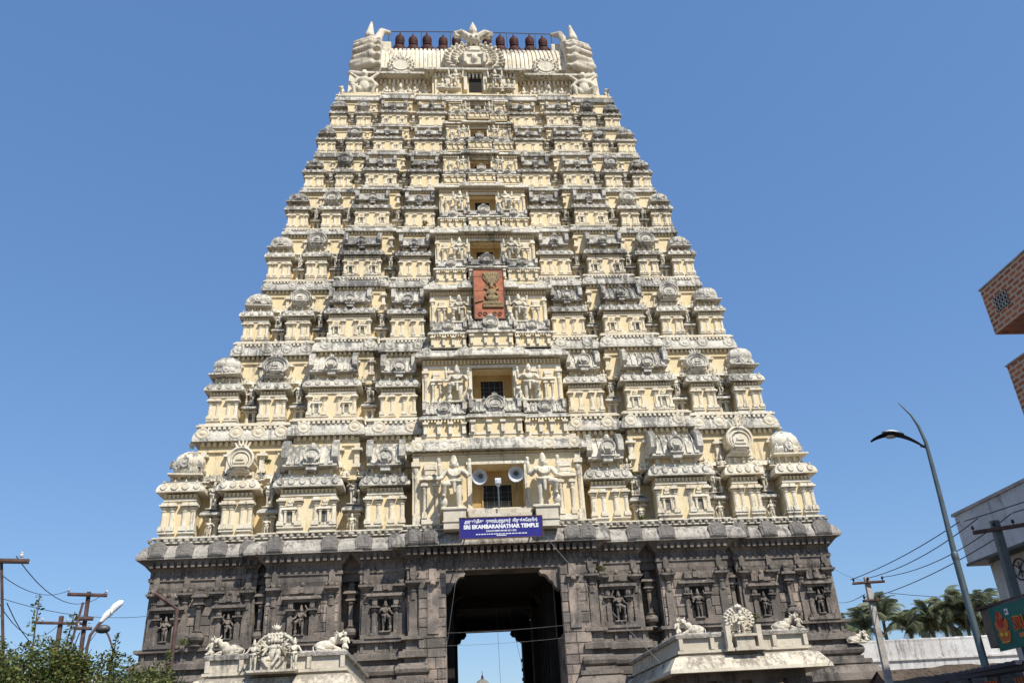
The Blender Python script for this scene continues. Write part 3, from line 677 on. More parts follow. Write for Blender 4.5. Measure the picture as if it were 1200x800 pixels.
def recess_piece(W, h, ti):
    key = ('recess', ti)
    if key in SPEC: return SPEC[key]
    b = MB(); hw = min(W*.5, .26*h)
    b.m = 0; b.box(-hw*.5, hw*.5, .0, .6, 0, 1.3*h)
    b.m = 1
    for k in (-1, 1): pil(b, k*hw*.68, -.06*h, .04*h, .52*h, .12*h, 1, 1, 6)
    b.m = 1; b.box(-hw, hw, -.1*h, .4, 0, .05*h)
    b.m = 2; b.ring(-hw*.75, hw*.75, -.06*h, .4, [(0, .52*h), (.14*h, .54*h), (.12*h, .60*h), (0, .70*h)])
    b.m = 1; b.box(-hw*.5, hw*.5, -.02*h, .4, .70*h, .84*h); b.m = 2; b._ell((0, .02*h, .80*h), (hw*.8, .12*h, .09*h), 8, 5)
    b.box(-hw*.6, hw*.6, -.03*h, .4, .88*h, .97*h); kudu(b, 0, -.08*h, 1.04*h, .26*h, 9)
    b.ring(-hw*.6, hw*.6, 0, .4, [(0, 1.12*h), (.09*h, 1.14*h), (.06*h, 1.19*h), (-.04*h, 1.25*h)])
    b.m = 1
    for k in (-1, 1): b.lathe(k*hw*.6, .05*h, 1.25*h, [(.06*h, 0), (.05*h, .08*h), (.13*h, .10*h), (.10*h, .16*h), (.02*h, .24*h)], 7)
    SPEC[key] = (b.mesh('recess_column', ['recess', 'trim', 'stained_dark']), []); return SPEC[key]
def build(name, spec, loc, sx=1.):
    me, kids = spec
    o = put(name, me, tower, loc, 0, (sx, 1, random.uniform(.985, 1.01)))
    for n_, m_, l_, s_ in kids:
        if n_ == 'finial' and random.random() < .06: continue
        q = put(n_, m_, o, l_, 0, (s_,)*3 if isinstance(s_, (int, float)) else s_)
        if n_ in ('finial', 'medallion', 'gable', 'roof', 'gable_roof'):
            j = .09 if n_ == 'finial' else .03
            q.rotation_euler = (random.uniform(-j, j)*.6, random.uniform(-j, j), random.uniform(-j, j)*2); q.scale = [v*random.uniform(.93, 1.06) for v in q.scale]
    return o
NAMES = {'corner': 'corner_shrine', 'gable': 'gabled_shrine', 'sala': 'barrel_roofed_shrine', 'sala2': 'barrel_roofed_shrine'}
for ti, (Xc, Zc, Xm, Zm, z0) in enumerate(T):
    h = Zc-z0; hc = FL[ti+1]-Zm; ovm = .17*h; yf = K*(XB-Xc)+.145*h; ym = K*(XB-Xm)+ovm; cx = Xm-ovm
    fc = .262-(.262-.205)*ti/7
    bays = [('corner', .863, 1.0, 0), ('gable', .702, .829, -.02), ('sala', .457, .663, -.14*h), ('sala2', fc-.002, .413, -.05*h)]
    # core mass, wall and great cornice of the tier
    yo = lambda fx: 0 if fx >= .70 else (.10*h if fx > .665 else (-.22*h if fx > .457 else (.12*h if fx > .415 else -.12*h)))
    b = MB(); b.box(-cx+.03, cx-.03, ym+.14*h, 2*YC-ym, z0-.4, Zm+.15*hc)
    obj('tier_wall', b, 'plaster', tower)
    steps = [(cx, ym), (.70*Xm, ym+.10*h), (.665*Xm, ym-.22*h), (.457*Xm, ym+.12*h), (.415*Xm, ym-.12*h)]
    PTH = full(steps, 2*YC-ym)
    b = MB(); b.m = 0
    zt = Zm-.10*h
    b.sweep(PTH, [(-.4, z0+1.22*h), (0, z0+1.24*h), (0, zt-.14*h), (.05*h, zt-.13*h), (.05*h, zt-.06*h), (.02*h, zt-.05*h), (.02*h, Zm-.01)])
    b.m = 1
    b.sweep(PTH, [(.02*h, Zm+.03*hc), (ovm, Zm), (ovm*1.03, Zm+.12*hc), (ovm*.95, Zm+.34*hc), (ovm*.75, Zm+.52*hc), (ovm*.6, Zm+.58*hc), (ovm*.6, Zm+.63*hc)])
    b.m = 2
    b.sweep(PTH, [(ovm*.45, Zm+.63*hc), (ovm*.45, Zm+.80*hc), (ovm*.75, Zm+.81*hc), (ovm*.75, Zm+.9*hc), (ovm*.5, Zm+.93*hc), (ovm*.5, Zm+1.0*hc), (-1.2, Zm+1.001*hc)])
    for s_ in (-1, 1):
        for (a, c, y) in ((.71*Xm, cx, ym), (.465*Xm, .66*Xm, ym-.22*h), (.22*Xm, .41*Xm, ym-.12*h)):
            dentils(b, *sorted((s_*a, s_*c)), y-.02*h, zt, Zm-.01, .13*h, .08*h, 0)
            dentils(b, *sorted((s_*a, s_*c)), y-ovm*.45, Zm+.66*hc, Zm+.79*hc, .11*h, .05*h, 2)
    obj('cornice', b, ['plaster', 'stained' if ti < 2 else 'stained_dark', 'trim'], tower)
    # short columns of the upper wall, seen between the small roofs
    b = MB()
    for s_ in (-1, 1):
        for fx in ((.985, .90, .845, .79, .72, .655, .60, .53, .47, .405, .36, .30) if ti < 6 else (.97, .86, .74, .65, .48, .40, .30)):
            x = s_*fx*cx; y = ym+yo(fx*cx/Xm)-.02
            b.m = 1; b.box(x-.09*h, x+.09*h, y-.10*h, y+.1, 1.50*h+z0, 1.58*h+z0)
            b.box(x-.055*h, x+.055*h, y-.06*h, y+.1, z0+1.58*h, Zm-.36*h); b.box(x-.12*h, x+.12*h, y-.12*h, y+.1, Zm-.36*h, Zm-.31*h); b.box(x-.06*h, x+.06*h, y-.07*h, y+.1, Zm-.31*h, Zm-.24*h)
        b.m = 1
    b.ring(-cx, cx, ym, ym+1, [(0, z0+1.36*h), (.07*h, z0+1.38*h), (.07*h, z0+1.46*h), (0, z0+1.50*h)])
    obj('upper_wall_columns', b, ['plaster', 'trim'], tower)
    # medallions on the cornice
    if ti < 7:
        q = .72*hc if ti < 3 else .85*hc
        for s_ in (-1, 1):
            for fx in (.985, .875, .80, .725, .645, .475, .395, .285):
                st = -yo(fx)
                put('medallion', ME_DISC if ti else ME_DISC_PALE, tower, (s_*fx*(cx+ovm*.3), ym-st-ovm*.88, Zm+.42*hc), 0, (q*random.uniform(.92, 1.04), q*.7, q*random.uniform(.85, .95)))
    for s_ in (-1, 1):
        for kind, a, c, dy in bays:
            W = (c-a)*Xc*.985; x = s_*(a+c)/2*Xc
            build(NAMES[kind], shrine(kind, W, h, ti), (x, yf+dy, z0))
        for a, c in ((.829, .863), (.663, .702), (.413, .457)):
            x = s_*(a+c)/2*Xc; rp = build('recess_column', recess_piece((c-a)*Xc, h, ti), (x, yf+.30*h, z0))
            if ti < 5: put('figure', random.choice(ME_S), rp, (0, -.06*h, .70*h), random.uniform(-.3, .3), (random.uniform(.58, .68)*h,)*3)
            for k in (-1, 1):
                if ti < 3: put('seated_figure', ME_SEAT, rp, (k*.20*h, -.22*h, 1.22*h), random.uniform(-.3, .3), (.30*h,)*3)
            if ti == 0:
                put('figure', ME_S[int(s_ < 0)], rp, (0, -.16*h, .06*h), 0, (.40*h,)*3)
# ---- central bays
OW = [1.45, 1.22, 1.1, 1.02, .92, .74, .62, .52]
for ti in range(8):
    Xc, Zc, Xm, Zm, fz = T[ti]; h = Zc-fz
    zb, zt = CT[ti], CT[ti+1]; S = zt-zb; yw = YW[ti]; fc = .262-(.262-.205)*ti/7; wc = fc*Xc-.12; ow = OW[ti]
    ym = K*(XB-Xm)+.17*h
    if ti == 0: zf, so_, to_ = 13.03, 13.85, 16.3
    else: zf, so_, to_ = zb+.15*S, zb+.57*S, zb+.90*S
    ov = .075*S if ti else .35; hcn = (.11*(CT[ti+2]-zt) if ti < 7 else .3)
    root = put('central_bay', None, tower, (0, 0, 0)); root.empty_display_size = .2
    # wall round the opening
    b = MB(); b.m = 0
    for s_ in (-1, 1):
        b.box(*sorted((s_*ow, s_*wc)), yw, ym+.5, zf, zt-.02)
    b.box(-ow, ow, yw+.02, ym+.5, zf, so_); b.box(-ow, ow, yw+.02, ym+.5, to_, zt-.02)
    b.m = 1
    fr = .10*ow
    for s_ in (-1, 1): b.box(*sorted((s_*ow, s_*(ow+fr*1.6))), yw-.10, yw+.1, so_-.1, to_+.02)
    b.box(-ow-fr*2, ow+fr*2, yw-.13, yw+.1, to_+.02, to_+.18*ow/1.4); b.box(-ow-fr*2, ow+fr*2, yw-.16, yw+.3, so_-.16, so_-.001)
    b.box(-wc, wc, yw-.05, yw+.1, zt-.10*S*(.7 if ti == 0 else 1), zt-.075*S*(.7 if ti == 0 else 1))
    dentils(b, -wc, wc, yw-.05, zt-.06*S*(.7 if ti == 0 else 1), zt-.015*S, .035*S if ti else .13, .10, 0)
    obj('wall', b, ['plaster', 'trim'], root)
    # the small room behind the opening
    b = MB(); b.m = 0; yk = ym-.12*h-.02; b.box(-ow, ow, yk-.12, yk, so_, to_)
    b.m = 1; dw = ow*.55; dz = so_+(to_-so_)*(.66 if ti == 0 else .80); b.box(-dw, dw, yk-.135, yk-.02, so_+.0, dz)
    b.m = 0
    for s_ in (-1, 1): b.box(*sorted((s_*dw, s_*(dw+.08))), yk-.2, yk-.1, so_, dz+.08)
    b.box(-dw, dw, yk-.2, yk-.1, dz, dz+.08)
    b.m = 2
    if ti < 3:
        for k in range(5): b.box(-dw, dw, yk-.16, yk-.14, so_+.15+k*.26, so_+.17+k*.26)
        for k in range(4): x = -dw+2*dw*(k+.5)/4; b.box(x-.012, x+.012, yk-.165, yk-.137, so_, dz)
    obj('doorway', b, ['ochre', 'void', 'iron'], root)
    # cornice
    b = MB(); kapota(b, -wc, wc, yw, ym+.6, zt, hcn*1.0 if ti else .62, ov, 1)
    b.m = 1; b.ring(-wc*.42, wc*.42, yw-.18, yw+1, [(ov*.5, zt+.012), (ov*1.03, zt-.012), (ov*1.05, zt+.2*hcn), (ov*.8, zt+.6*hcn), (ov*.4, zt+1.04*hcn)])
    b.m = 2; b.ring(-wc*.98, wc*.98, yw, ym+.6, [(.1, zt+(hcn if ti else .62)), (.1, zt+(hcn*1.25 if ti else .74)), (-.05, zt+(hcn*1.27 if ti else .75)), (-.05, zt+(hcn*1.5 if ti else .95))])
    obj('cornice', b, ['plaster', 'stained', 'trim'], root)
    dq = (hcn if ti else .62)*1.15
    if ti < 6:
        for s_ in (-1, 1):
            for fx in ((.93, .62, .40) if ti == 0 else (.93, .38)): put('medallion', ME_DISC_PALE if ti == 0 else ME_DISC, root, (s_*fx*wc, yw-ov*.85-(.18 if fx < .41 else 0), zt+dq*.42), 0, (dq, dq*.6, dq*.95))
    # side pilasters, niches and guardians
    hz = zt-.12*S*(.75 if ti == 0 else 1)-zf; z1 = zf if ti == 0 else zb+.50*S; hz = zt-.10*S*(.75 if ti == 0 else 1)-z1
    me = pil_mesh(hz, .085*hz if ti == 0 else .11*hz)
    for s_ in (-1, 1):
        put('pilaster', me, root, (s_*wc*.955, yw-.12, z1)); put('pilaster', me, root, (s_*wc*.60, yw-.12, z1)) if ti else None
        c = MB(); u = hz; c.m = 1
        c.box(-.13*u, .13*u, -.10*u, .02, 0, .08*u)
        for k in (-1, 1): pil(c, k*.085*u, -.10*u, .08*u, .62*u, .065*u)
        c.m = 0; c.box(-.05*u, .05*u, -.06*u, .02, .08*u, .62*u); c.m = 1
        c.ring(-.12*u, .12*u, -.09*u, .02, [(0, .62*u), (.035*u, .635*u), (.03*u, .68*u), (-.02*u, .72*u)]); c.box(-.08*u, .08*u, -.08*u, .02, .72*u, .78*u); c.box(-.09*u, .09*u, -.07*u, .02, .80*u, .90*u)
        obj('niche', c, ['plaster', 'trim'], root, (s_*wc*(.79 if ti == 0 else .80), yw, z1))
        gh = 3.05 if ti == 0 else .40*S; gz = 13.62 if ti == 0 else zb+.515*S
        gx = 2.42 if ti == 0 else ow+.37*gh
        put('guardian_statue', ME_G[0 if s_ < 0 else 1], root, (s_*gx, yw-(.85 if ti == 0 else .42), gz), 0, (gh*.97, gh*.97, gh*.93))
        if 0 < ti < 5: put('crouching_lion', ME_LION, root, (s_*(ow+.12*gh), yw-.62, gz-.04), s_*R(-25), (.34*gh,)*3)
    if ti == 0:
        b = MB()
        for s_ in (-1, 1):
            b.ring(*sorted((s_*1.85, s_*3.02)), yw-1.25, yw, [(0, 12.5), (0, 12.85), (.05, 12.86), (.05, 12.93), (0, 12.94), (0, 13.5), (.07, 13.52), (.07, 13.6), (0, 13.61)])
            b.ring(*sorted((s_*3.3, s_*4.6)), yw-.1, yw+.2, [(0, 13.0), (0, 13.2), (.05, 13.22), (.05, 13.32), (0, 13.33), (0, 13.5)])
        b.box(-1.7, 1.7, yw-.75, yw, 12.9, 13.62); b.box(-1.66, 1.66, yw-1.05, yw-.4, 13.0, 13.3)
        obj('pedestals', b, 'white', root)
        continue
    # parapet storey with its own little barrel roofs in front of the opening
    yp = yw-.85*(1 if ti < 4 else .8); zs0, zs1 = zb+.15*S, zb+.31*S; b = MB()
    secs = [(-wc*.99, -wc*.40, 0), (-wc*.36, wc*.36, -.22), (wc*.40, wc*.99, 0)]
    for a, c, dy in secs:
        b.m = 0; b.box(a, c, yp+dy, yw+.1, zs0-.05*S, zs1)
        b.m = 1; b.ring(a, c, yp+dy, yw, [(.04, zs0), (.04, zs0+.018*S), (0, zs0+.02*S)])
        n = 4 if dy == 0 else 4
        for k in range(n):
            x = a+(c-a)*(.06+.88*k/(n-1)) if k in (0, n-1) else (a+c)/2+(k-1.5)*.26*(c-a)
            b.box(x-.016*S, x+.016*S, yp+dy-.03*S, yp+dy+.05, zs0+.02*S, zs1-.05*S); b.box(x-.026*S, x+.026*S, yp+dy-.045*S, yp+dy+.05, zs1-.05*S, zs1-.03*S)
        kapota(b, a, c, yp+dy, yw, zs1, .045*S, .035*S, 2)
    dentils(b, -wc*.98, wc*.98, yp, zs1-.025*S, zs1-.004*S, .03*S, .03*S, 0)
    obj('parapet', b, ['plaster', 'trim', 'stained'], root)
    vh = .125*S
    for a, c, dy in secs:
        L = (c-a)*.93; rm = 'stained' if ti in (1, 2) else 'stained_dark'
        v_ = put('barrel_roof', vault_mesh(L, vh*.85, vh, rm, int(L/(.30*vh)) if ti < 3 else 0), root, ((a+c)/2, yp+dy+vh*.75, zs1+.07*S))
    for a, c, dy in secs:
        g = MB(); gw = (.29 if dy else .21)*S*.62; g.box(-gw*.5, gw*.5, -.02, vh*.6, -.03*S, .0)
        g.prism(horseshoe(gw, gw*.95, 9), -.06, vh*.4, bev=.1); g.prism(horseshoe(gw*.6, gw*.55, 7, 0), -.11, 0, cz=gw*.12, bev=.1); rim(g, gw*.97, gw*.92, -.08, 0, gw*.05); rim(g, gw*.72, gw*.70, -.10, gw*.05, gw*.03); g.box(-gw*.22, gw*.22, -.18, 0, gw*.2, gw*.26); g.box(-gw*.14, gw*.14, -.18, 0, gw*.34, gw*.39); g.s = True; crest(g, 0, -.02, gw*.9, gw*.32)
        obj('gable', g, 'stained', root, ((a+c)/2, yp+dy-.10, zs1+.06*S))
    b = MB(); b.s = True
    if ti < 4:
        for a, c, dy in secs:
            for k in (0, 1, 3, 4):
                put('finial', ME_FIN, root, (a+(c-a)*(.1+.8*k/4), yp+dy+vh*.75, zs1+.07*S+vh*.98), 0, (.05*S, .05*S, .065*S))
# ---- crowning barrel roof with its end arches
top = put('crowning_roof', None, tower, (0, 0, 0)); top.empty_display_size = .2; GR = random.Random(5)
b = MB(); b.ring(-10.2, 10.2, 5.0, 14.0, [(0, 47.6), (.15, 47.9), (.15, 48.1), (0, 48.12)]); b.m = 0; b.box(-8.0, 8.0, 6.5, 12.5, 48, 51.2)
b.box(-3.4, 3.4, 5.5, 8, 48, 50.9); obj('neck_wall', b, 'plaster', top)
b = MB()
for s_ in (-1, 1):
    for fx in (4.0, 4.6, 5.2, 5.8, 6.5, 7.2, 7.8): b.box(s_*fx-.09, s_*fx+.09, 6.32, 6.6, 48.1, 50.5); b.box(s_*fx-.14, s_*fx+.14, 6.25, 6.6, 50.3, 50.45)
    for fx in (1.6, 2.3, 3.1): b.box(s_*fx-.09, s_*fx+.09, 5.35, 5.6, 48.1, 50.4); b.box(s_*fx-.14, s_*fx+.14, 5.25, 5.6, 50.2, 50.35)
dentils(b, -8, 8, 6.5, 50.5, 50.95, .34, .22); dentils(b, -3.3, 3.3, 5.5, 50.3, 50.7, .30, .22)
obj('neck_columns', b, 'trim', top)
b = MB(); b.ring(-8.0, 8.0, 6.5, 12.5, [(.3, 51.0), (.85, 50.98), (.86, 51.15), (.6, 51.4), (.3, 51.5)]); b.ring(-3.4, 3.4, 5.5, 8, [(.2, 50.75), (.6, 50.72), (.62, 50.9), (.4, 51.1), (.0, 51.3)])
b.ring(-7.8, 7.8, 6.4, 12.6, [(.0, 51.5), (.0, 51.95), (.3, 52.0), (.3, 52.12), (0, 52.15)])
obj('eave', b, 'stained', top)
b = MB(); n = 15; pr = [(9.5+3.25*math.cos(PI*i/(n-1)), 52.1+4.15*math.sin(PI*i/(n-1))**.9) for i in range(n)]
b.prism(pr, -7.7, 7.7, axis='x')
for k in range(44):
    x = -7.6+15.2*(k+.5)/44; b.prism([(9.5+(y-9.5)*1.035, 52.1+(z-52.1)*1.03) for y, z in pr], x-.10, x+.10, axis='x')
obj('barrel_roof', b, 'trim', top)
b = MB()
for k in range(60):
    x = -7.5+15.0*k/59; b._ell((x, 6.9, 52.3), (.09, .09, .12), 6, 4)
    b.prism([(x-.09, 56.1), (x+.09, 56.1), (x, 56.42)], 9.0, 9.12)
obj('roof_beads', b, 'trim', top, kind='stuff')
for k in range(11):                 # row of metal pots along the ridge
    c = MB(); c.s = True
    c.lathe(0, 0, 0, [(.3, 0), (.36, .62), (.62, .78), (.68, 1.08), (.60, 1.40), (.36, 1.58), (.30, 1.68), (.44, 1.74), (.45, 1.84), (.37, 1.9), (.43, 2.05), (.45, 2.5), (.41, 2.72), (.25, 2.9), (.12, 2.95), (.15, 3.03), (.12, 3.15), (.03, 3.45)], 14)
    if k == 0: me = c.mesh('ridge_pot', 'copper')
    put('ridge_pot', me, top, (-6.3+12.7*k/10+random.uniform(-.05, .05), 9.3, 56.15), 0, (.92, .92, random.uniform(.94, .98))).rotation_euler = (random.uniform(-.03, .03), random.uniform(-.035, .035), 0)
b = MB()
for s_ in (-1, 1):
    b.tube([(s_*7.2, 9.3, 56.0), (s_*7.2, 9.3, 59.55)], .05)
b.tube([(-7.2, 9.3, 59.5), (0, 9.3, 59.62), (7.2, 9.3, 59.5)], .045); b.tube([(-7.2, 9.3, 57.62), (7.2, 9.3, 57.62)], .035)
for x in (-4.35, -1.8, 3.2, 5.75): b.tube([(x, 9.3, 56.2), (x, 9.3, 59.55)], .035)
obj('lightning_rail', b, 'iron', top)
# end arches
def end_arch(s_):
    b = MB(); q = lambda x, y, z: (s_*x, y, z)
    out = [(9.4+3.7*math.cos(a), 53.3+3.3*math.sin(a)) for a in [-R(30)+(PI+R(60))*i/18 for i in range(19)]]
    pr_ = MB(); b.prism(out, s_*7.5, s_*8.7, axis='x') if s_ > 0 else b.prism(out, -8.7, -7.5, axis='x')
    for i in range(17):                                    # swelling lobes round the rim
        a = -R(20)+(PI+R(40))*i/16; y, z = 9.4+3.75*math.cos(a), 53.3+3.35*math.sin(a)
        b.cap(q(8.3, y, z), q(9.6, 9.4+(y-9.4)*.93, z-.15), .42, .30, 8)
        b._ell(q(7.75, y-.1, z), (.26, .26, .26), 7, 5)
    for k in range(5): b.cap(q(8.4, 5.95+.28*k, 52.5+.68*k), q(9.72-.05*k, 6.15+.28*k, 52.3+.72*k), .46, .42, 10)
    b.cap(q(8.55, 6.6, 56.0), q(8.5, 7.2, 58.3), .42, .10); b.cap(q(8.1, 7.4, 56.2), q(7.7, 8.0, 58.1), .4, .3); b.cap(q(7.7, 8.0, 58.1), q(7.1, 8.4, 58.4), .3, .2); b.box(*sorted((s_*6.9, s_*7.8)), 8.2, 9.8, 55.4, 57.2)
    b.cap(q(9.3, 6.4, 51.7), q(9.7, 6.4, 52.0), .45, .3); b.cap(q(8.6, 6.2, 51.2), q(9.9, 6.3, 51.5), .3, .3)
    return fuse(b, .09, 'end_arch', 'white')
for s_ in (-1, 1):
    put('end_arch', end_arch(s_), top)
    # crouching bearer holding up the arch
    b = MB()
    b._ell((0, 0, 1.1), (.42, .35, .55), 10, 7); b._ell((0, -.02, 1.65), (.5, .32, .3), 10, 6); b._ell((0, -.1, 2.15), (.27, .28, .30), 10, 7); b._ell((0, -.36, 2.1), (.07, .08, .08), 6, 4); b.lathe(0, -.05, 2.35, [(.26, 0), (.2, .15), (.1, .25)], 8)
    for k in (-1, 1):
        b.cap((k*.45, 0, 1.75), (k*.95, -.05, 1.2), .17, .13); b.cap((k*.95, -.05, 1.2), (k*.7, -.25, .75), .13, .1); b.cap((k*.45, 0, 1.8), (k*1.0, 0, 2.3), .15, .12)
        b.cap((k*.22, 0, .7), (k*.85, -.4, .95), .24, .18); b.cap((k*.85, -.4, .95), (k*.6, -.3, .15), .17, .1); b.cap((k*.6, -.3, .1), (k*.7, -.65, .08), .1, .08)
    b.box(-.9, .9, -.6, .5, -.1, .08)
    put('bearer_statue', fuse(b, .06, 'bearer_statue', 'statue'), top, (s_*8.75, 5.7, 48.35), 0, (1.05, 1, 1.12))
    b = MB(); b.box(-1.1, 1.1, 0, 2.2, 0, 3.1, .1); obj('arch_support', b, 'trim', top, (s_*9.0, 6.0, 48.1))
    put('crouching_lion', ME_LION, top, (s_*10.3, 5.3, 48.05), s_*R(30), (.9,)*3)
# sunburst gables on the crowning roof
def sunburst(r_, rays, rings=3):
    b = MB(); b.s = False
    out = []
    for k in range(rays*2+1):
        a = -R(38)+(PI+R(76))*k/(rays*2); q = r_*(1.04 if k % 2 else .96); out.append((q*math.cos(a)*1.08, r_*.72+q*math.sin(a)))
    out = [(r_*.75, -r_*.1)]+out+[(-r_*.75, -r_*.1)]
    b.prism(out, 0, r_*.5, bev=.03)
    for j in range(rings):
        rr = r_*(.92-.24*j); n = rays-3*j
        for k in range(n):
            a = -R(35)+(PI+R(70))*k/(n-1); c = Vector((rr*math.cos(a)*1.08, 0, r_*.72+rr*math.sin(a))); d = Vector((math.cos(a), 0, math.sin(a)))
            b.cap(tuple(c-d*r_*.10+Vector((0, -.06*r_-.04*j*r_, 0))), tuple(c+Vector((0, -.10*r_-.05*j*r_, 0))), r_*.045, r_*.065, 6)
        b.lathe(0, -.02*r_-.05*j*r_, r_*.72, [(rr*.90, .0), (rr*.90, .05*r_), (rr*.80, .05*r_), (rr*.80, .0)], 24, sx=1.08, axis='y')
    return b
b = sunburst(2.25, 21)
for k in (-1, 1):                                # curled fleur and spike on top
    b.tube([(0, -.1, 3.7), (k*.5, -.15, 4.4), (k*1.0, -.15, 4.9), (k*1.4, -.15, 4.75), (k*1.35, -.15, 4.4), (k*1.05, -.15, 4.35)], [.35, .38, .36, .3, .22, .16], 8)
b.lathe(0, -.1, 3.5, [(.45, 0), (.5, .5), (.3, .9), (.22, 1.1), (.36, 1.5), (.34, 1.9), (.2, 2.4), (.03, 3.0)], 10)
b._ell((0, -.45, 3.6), (.5, .35, .4), 9, 6)
for k in (-1, 1): b._ell((k*.22, -.75, 3.75), .13, 7, 5); b.box(k*.75-.12, k*.75+.12, -.9, 0, .2, 1.5)
b.box(-1.0, 1.0, -.75, 0, 1.35, 1.5); b.box(-.7, .7, -.6, 0, .2, 1.9); b.box(-.5, .5, -.7, 0, 1.95, 2.15); b._ell((0, -.6, 1.0), (.3, .3, .5), 8, 6); b.box(-.35, .35, -.6, 0, 2.2, 2.6)
me = fuse(b, .065, 'sunburst_gable', 'statue'); put('sunburst_gable', me, top, (0, 5.7, 51.3), 0, (1.03, 1, .84))
b = MB(); b.box(-.5, .5, -.02, .5, 0, 2.0); obj('upper_doorway', b, 'void', top, (0, 5.47, 48.9))
b = MB()
for k in (-1, 1): b.box(k*.78-.14, k*.78+.14, -.2, .3, 0, 2.1); b.box(k*2.2-.2, k*2.2+.2, -.1, .3, 0, 2.1)
b.box(-1.0, 1.0, -.25, .3, 2.05, 2.25); obj('upper_door_frame', b, 'trim', top, (0, 5.4, 48.9))
for s_ in (-1, 1):
    put('guardian_statue', ME_G[0 if s_ < 0 else 1], top, (s_*1.55, 4.85, 48.55), 0, (2.0,)*3)
    put('seated_figure', ME_SEAT, top, (s_*2.6, 4.9, 48.4), 0, (1.25,)*3)
    me2 = fuse(sunburst(1.05, 13, 2), .05, 'small_sunburst', 'statue'); put('small_sunburst', me2, top, (s_*5.9, 6.1, 51.6))
    for x, k in ((5.9, 1.7), (5.1, 1.1), (6.75, 1.1), (4.4, .9), (7.5, .9)): put('seated_figure', ME_SEAT, top, (s_*x, 5.7, 48.15), s_*R(8), (k,)*3)
    for x in (3.9, 4.8, 7.0): put('figure', ME_S[0], top, (s_*x, 6.0, 48.15), 0, (1.7,)*3)
# ================================================================ SETTING
def plane(name, x0, x1, y0, y1, z, m_):
    b = MB(); b.add([(x0, y0, z), (x1, y0, z), (x1, y1, z), (x0, y1, z)], [(0, 1, 2, 3)]); return obj(name, b, m_, kind='structure')
plane('ground', -3000, 3000, -3000, 3000, 0, 'ground')
plane('road', -200, 200, -42, -16, .004, 'asphalt')
b = MB(); b.box(-200, 200, -16, -15.75, -.1, .14); obj('kerb', b, 'concrete_pole', kind='structure')
plane('forecourt', -40, 40, -15.75, 1, .012, 'granite')
# ---- text
def text(name, s, size, m_, loc, rot, parent=None, ext=.004, sx=1., bold=0., align='CENTER'):
    cu = bpy.data.curves.new(name, 'FONT'); cu.body = s; cu.size = size; cu.align_x = align; cu.align_y = 'CENTER'; cu.extrude = ext; cu.offset = bold
    cu.resolution_u = 3; o = put(name, cu); dg = bpy.context.evaluated_depsgraph_get(); me = bpy.data.meshes.new_from_object(o.evaluated_get(dg))
    bpy.data.objects.remove(o); me.materials.clear(); me.materials.append(M[m_]); me.name = name
    o = put(name, me, parent, loc); o.rotation_euler = rot; o.scale = (sx, 1, 1); return o
# ---- temple name board
sg = thing('name_board', 'blue enamel name board with white lettering hung above the dark gateway', 'sign', (-.085, -2.02, 12.33)); sg.rotation_euler = (R(7), 0, 0)
b = MB(); b.box(-2.10, 2.10, 0, .04, -.50, .50); obj('panel', b, 'blue', sg)
b = MB()
for a in ((-2.15, 2.15, .50, .55), (-2.15, 2.15, -.55, -.50), (-2.15, -2.10, -.5, .5), (2.10, 2.15, -.5, .5)): b.box(a[0], a[1], -.02, .07, a[2], a[3])
obj('frame', b, 'rust', sg)
b = MB()
for x in (-1.7, 1.7): b.box(x-.03, x+.03, .05, .9, -.03, .03); b.box(x-.03, x+.03, .05, .09, -.5, .5)
obj('bracket', b, 'iron', sg)
RT = (R(90), 0, 0)
tt = text('tamil_lettering', '\u0b85\u0bb0\u0bc1\u0bb3\u0bcd\u0bae\u0bbf\u0b95\u0bc1  \u0b8f\u0b95\u0bbe\u0bae\u0bcd\u0baa\u0bb0\u0ba8\u0bbe\u0ba4\u0bb0\u0bcd  \u0ba4\u0bbf\u0bb0\u0bc1\u0b95\u0bcd\u0b95\u0bc7\u0bbe\u0baf\u0bbf\u0bb2\u0bcd', .23, 'lettering', (0, -.006, .32), RT, sg, bold=.008)
te = text('temple_name', 'SRI EKAMBARANATHAR TEMPLE', .27, 'lettering', (0, -.006, .045), RT, sg, bold=.014)
tk = text('place_name', 'KANCHEEPURAM 631 502', .11, 'lettering', (0, -.006, -.17), RT, sg, bold=.003)
for o_, wd in ((tt, 3.75), (te, 3.85), (tk, 1.55)):
    o_.scale = (wd/max(.01, o_.dimensions.x), 1, 1)
b = MB()
x = -1.3
while x < 1.25:
    w_ = random.uniform(.05, .16); b.box(x, x+w_, -.008, .0, -.345, -.30); x += w_+random.uniform(.02, .05)
b.box(-.25, .25, -.008, 0, -.42, -.38); obj('small_print', b, 'lettering', sg, kind='stuff')
# ---- red board with a gilt relief
bn = thing('red_relief_board', 'tall red board with a gilt seated deity relief hung over a tower opening', 'relief board', (.02, .72, 25.93)); bn.rotation_euler = (R(-2), 0, R(1))
b = MB(); b.box(-.93, .93, 0, .07, 0, 3.62); obj('panel', b, 'red', bn)
b = MB()
for a in ((-.97, .97, -.03, .06), (-.97, .97, 3.60, 3.67)): b.box(a[0], a[1], -.035, .1, a[2], a[3])
for x in (-.95, .95): b.box(x-.03, x+.03, -.035, .1, .06, 3.6)
b.box(-.9, .9, -.012, 0, 2.05, 2.07); b.box(-.9, .9, -.012, 0, 3.10, 3.12); obj('frame', b, 'rust', bn)
b = MB(); b.box(-.42, .92-.02, -.10, .0, .78, 1.1); b.box(-.36, .78, -.13, 0, 1.02, 1.22); b._ell((.2, -.08, 1.45), (.42, .12, .26), 10, 6); b._ell((.15, -.08, 1.85), (.25, .12, .34), 10, 6)
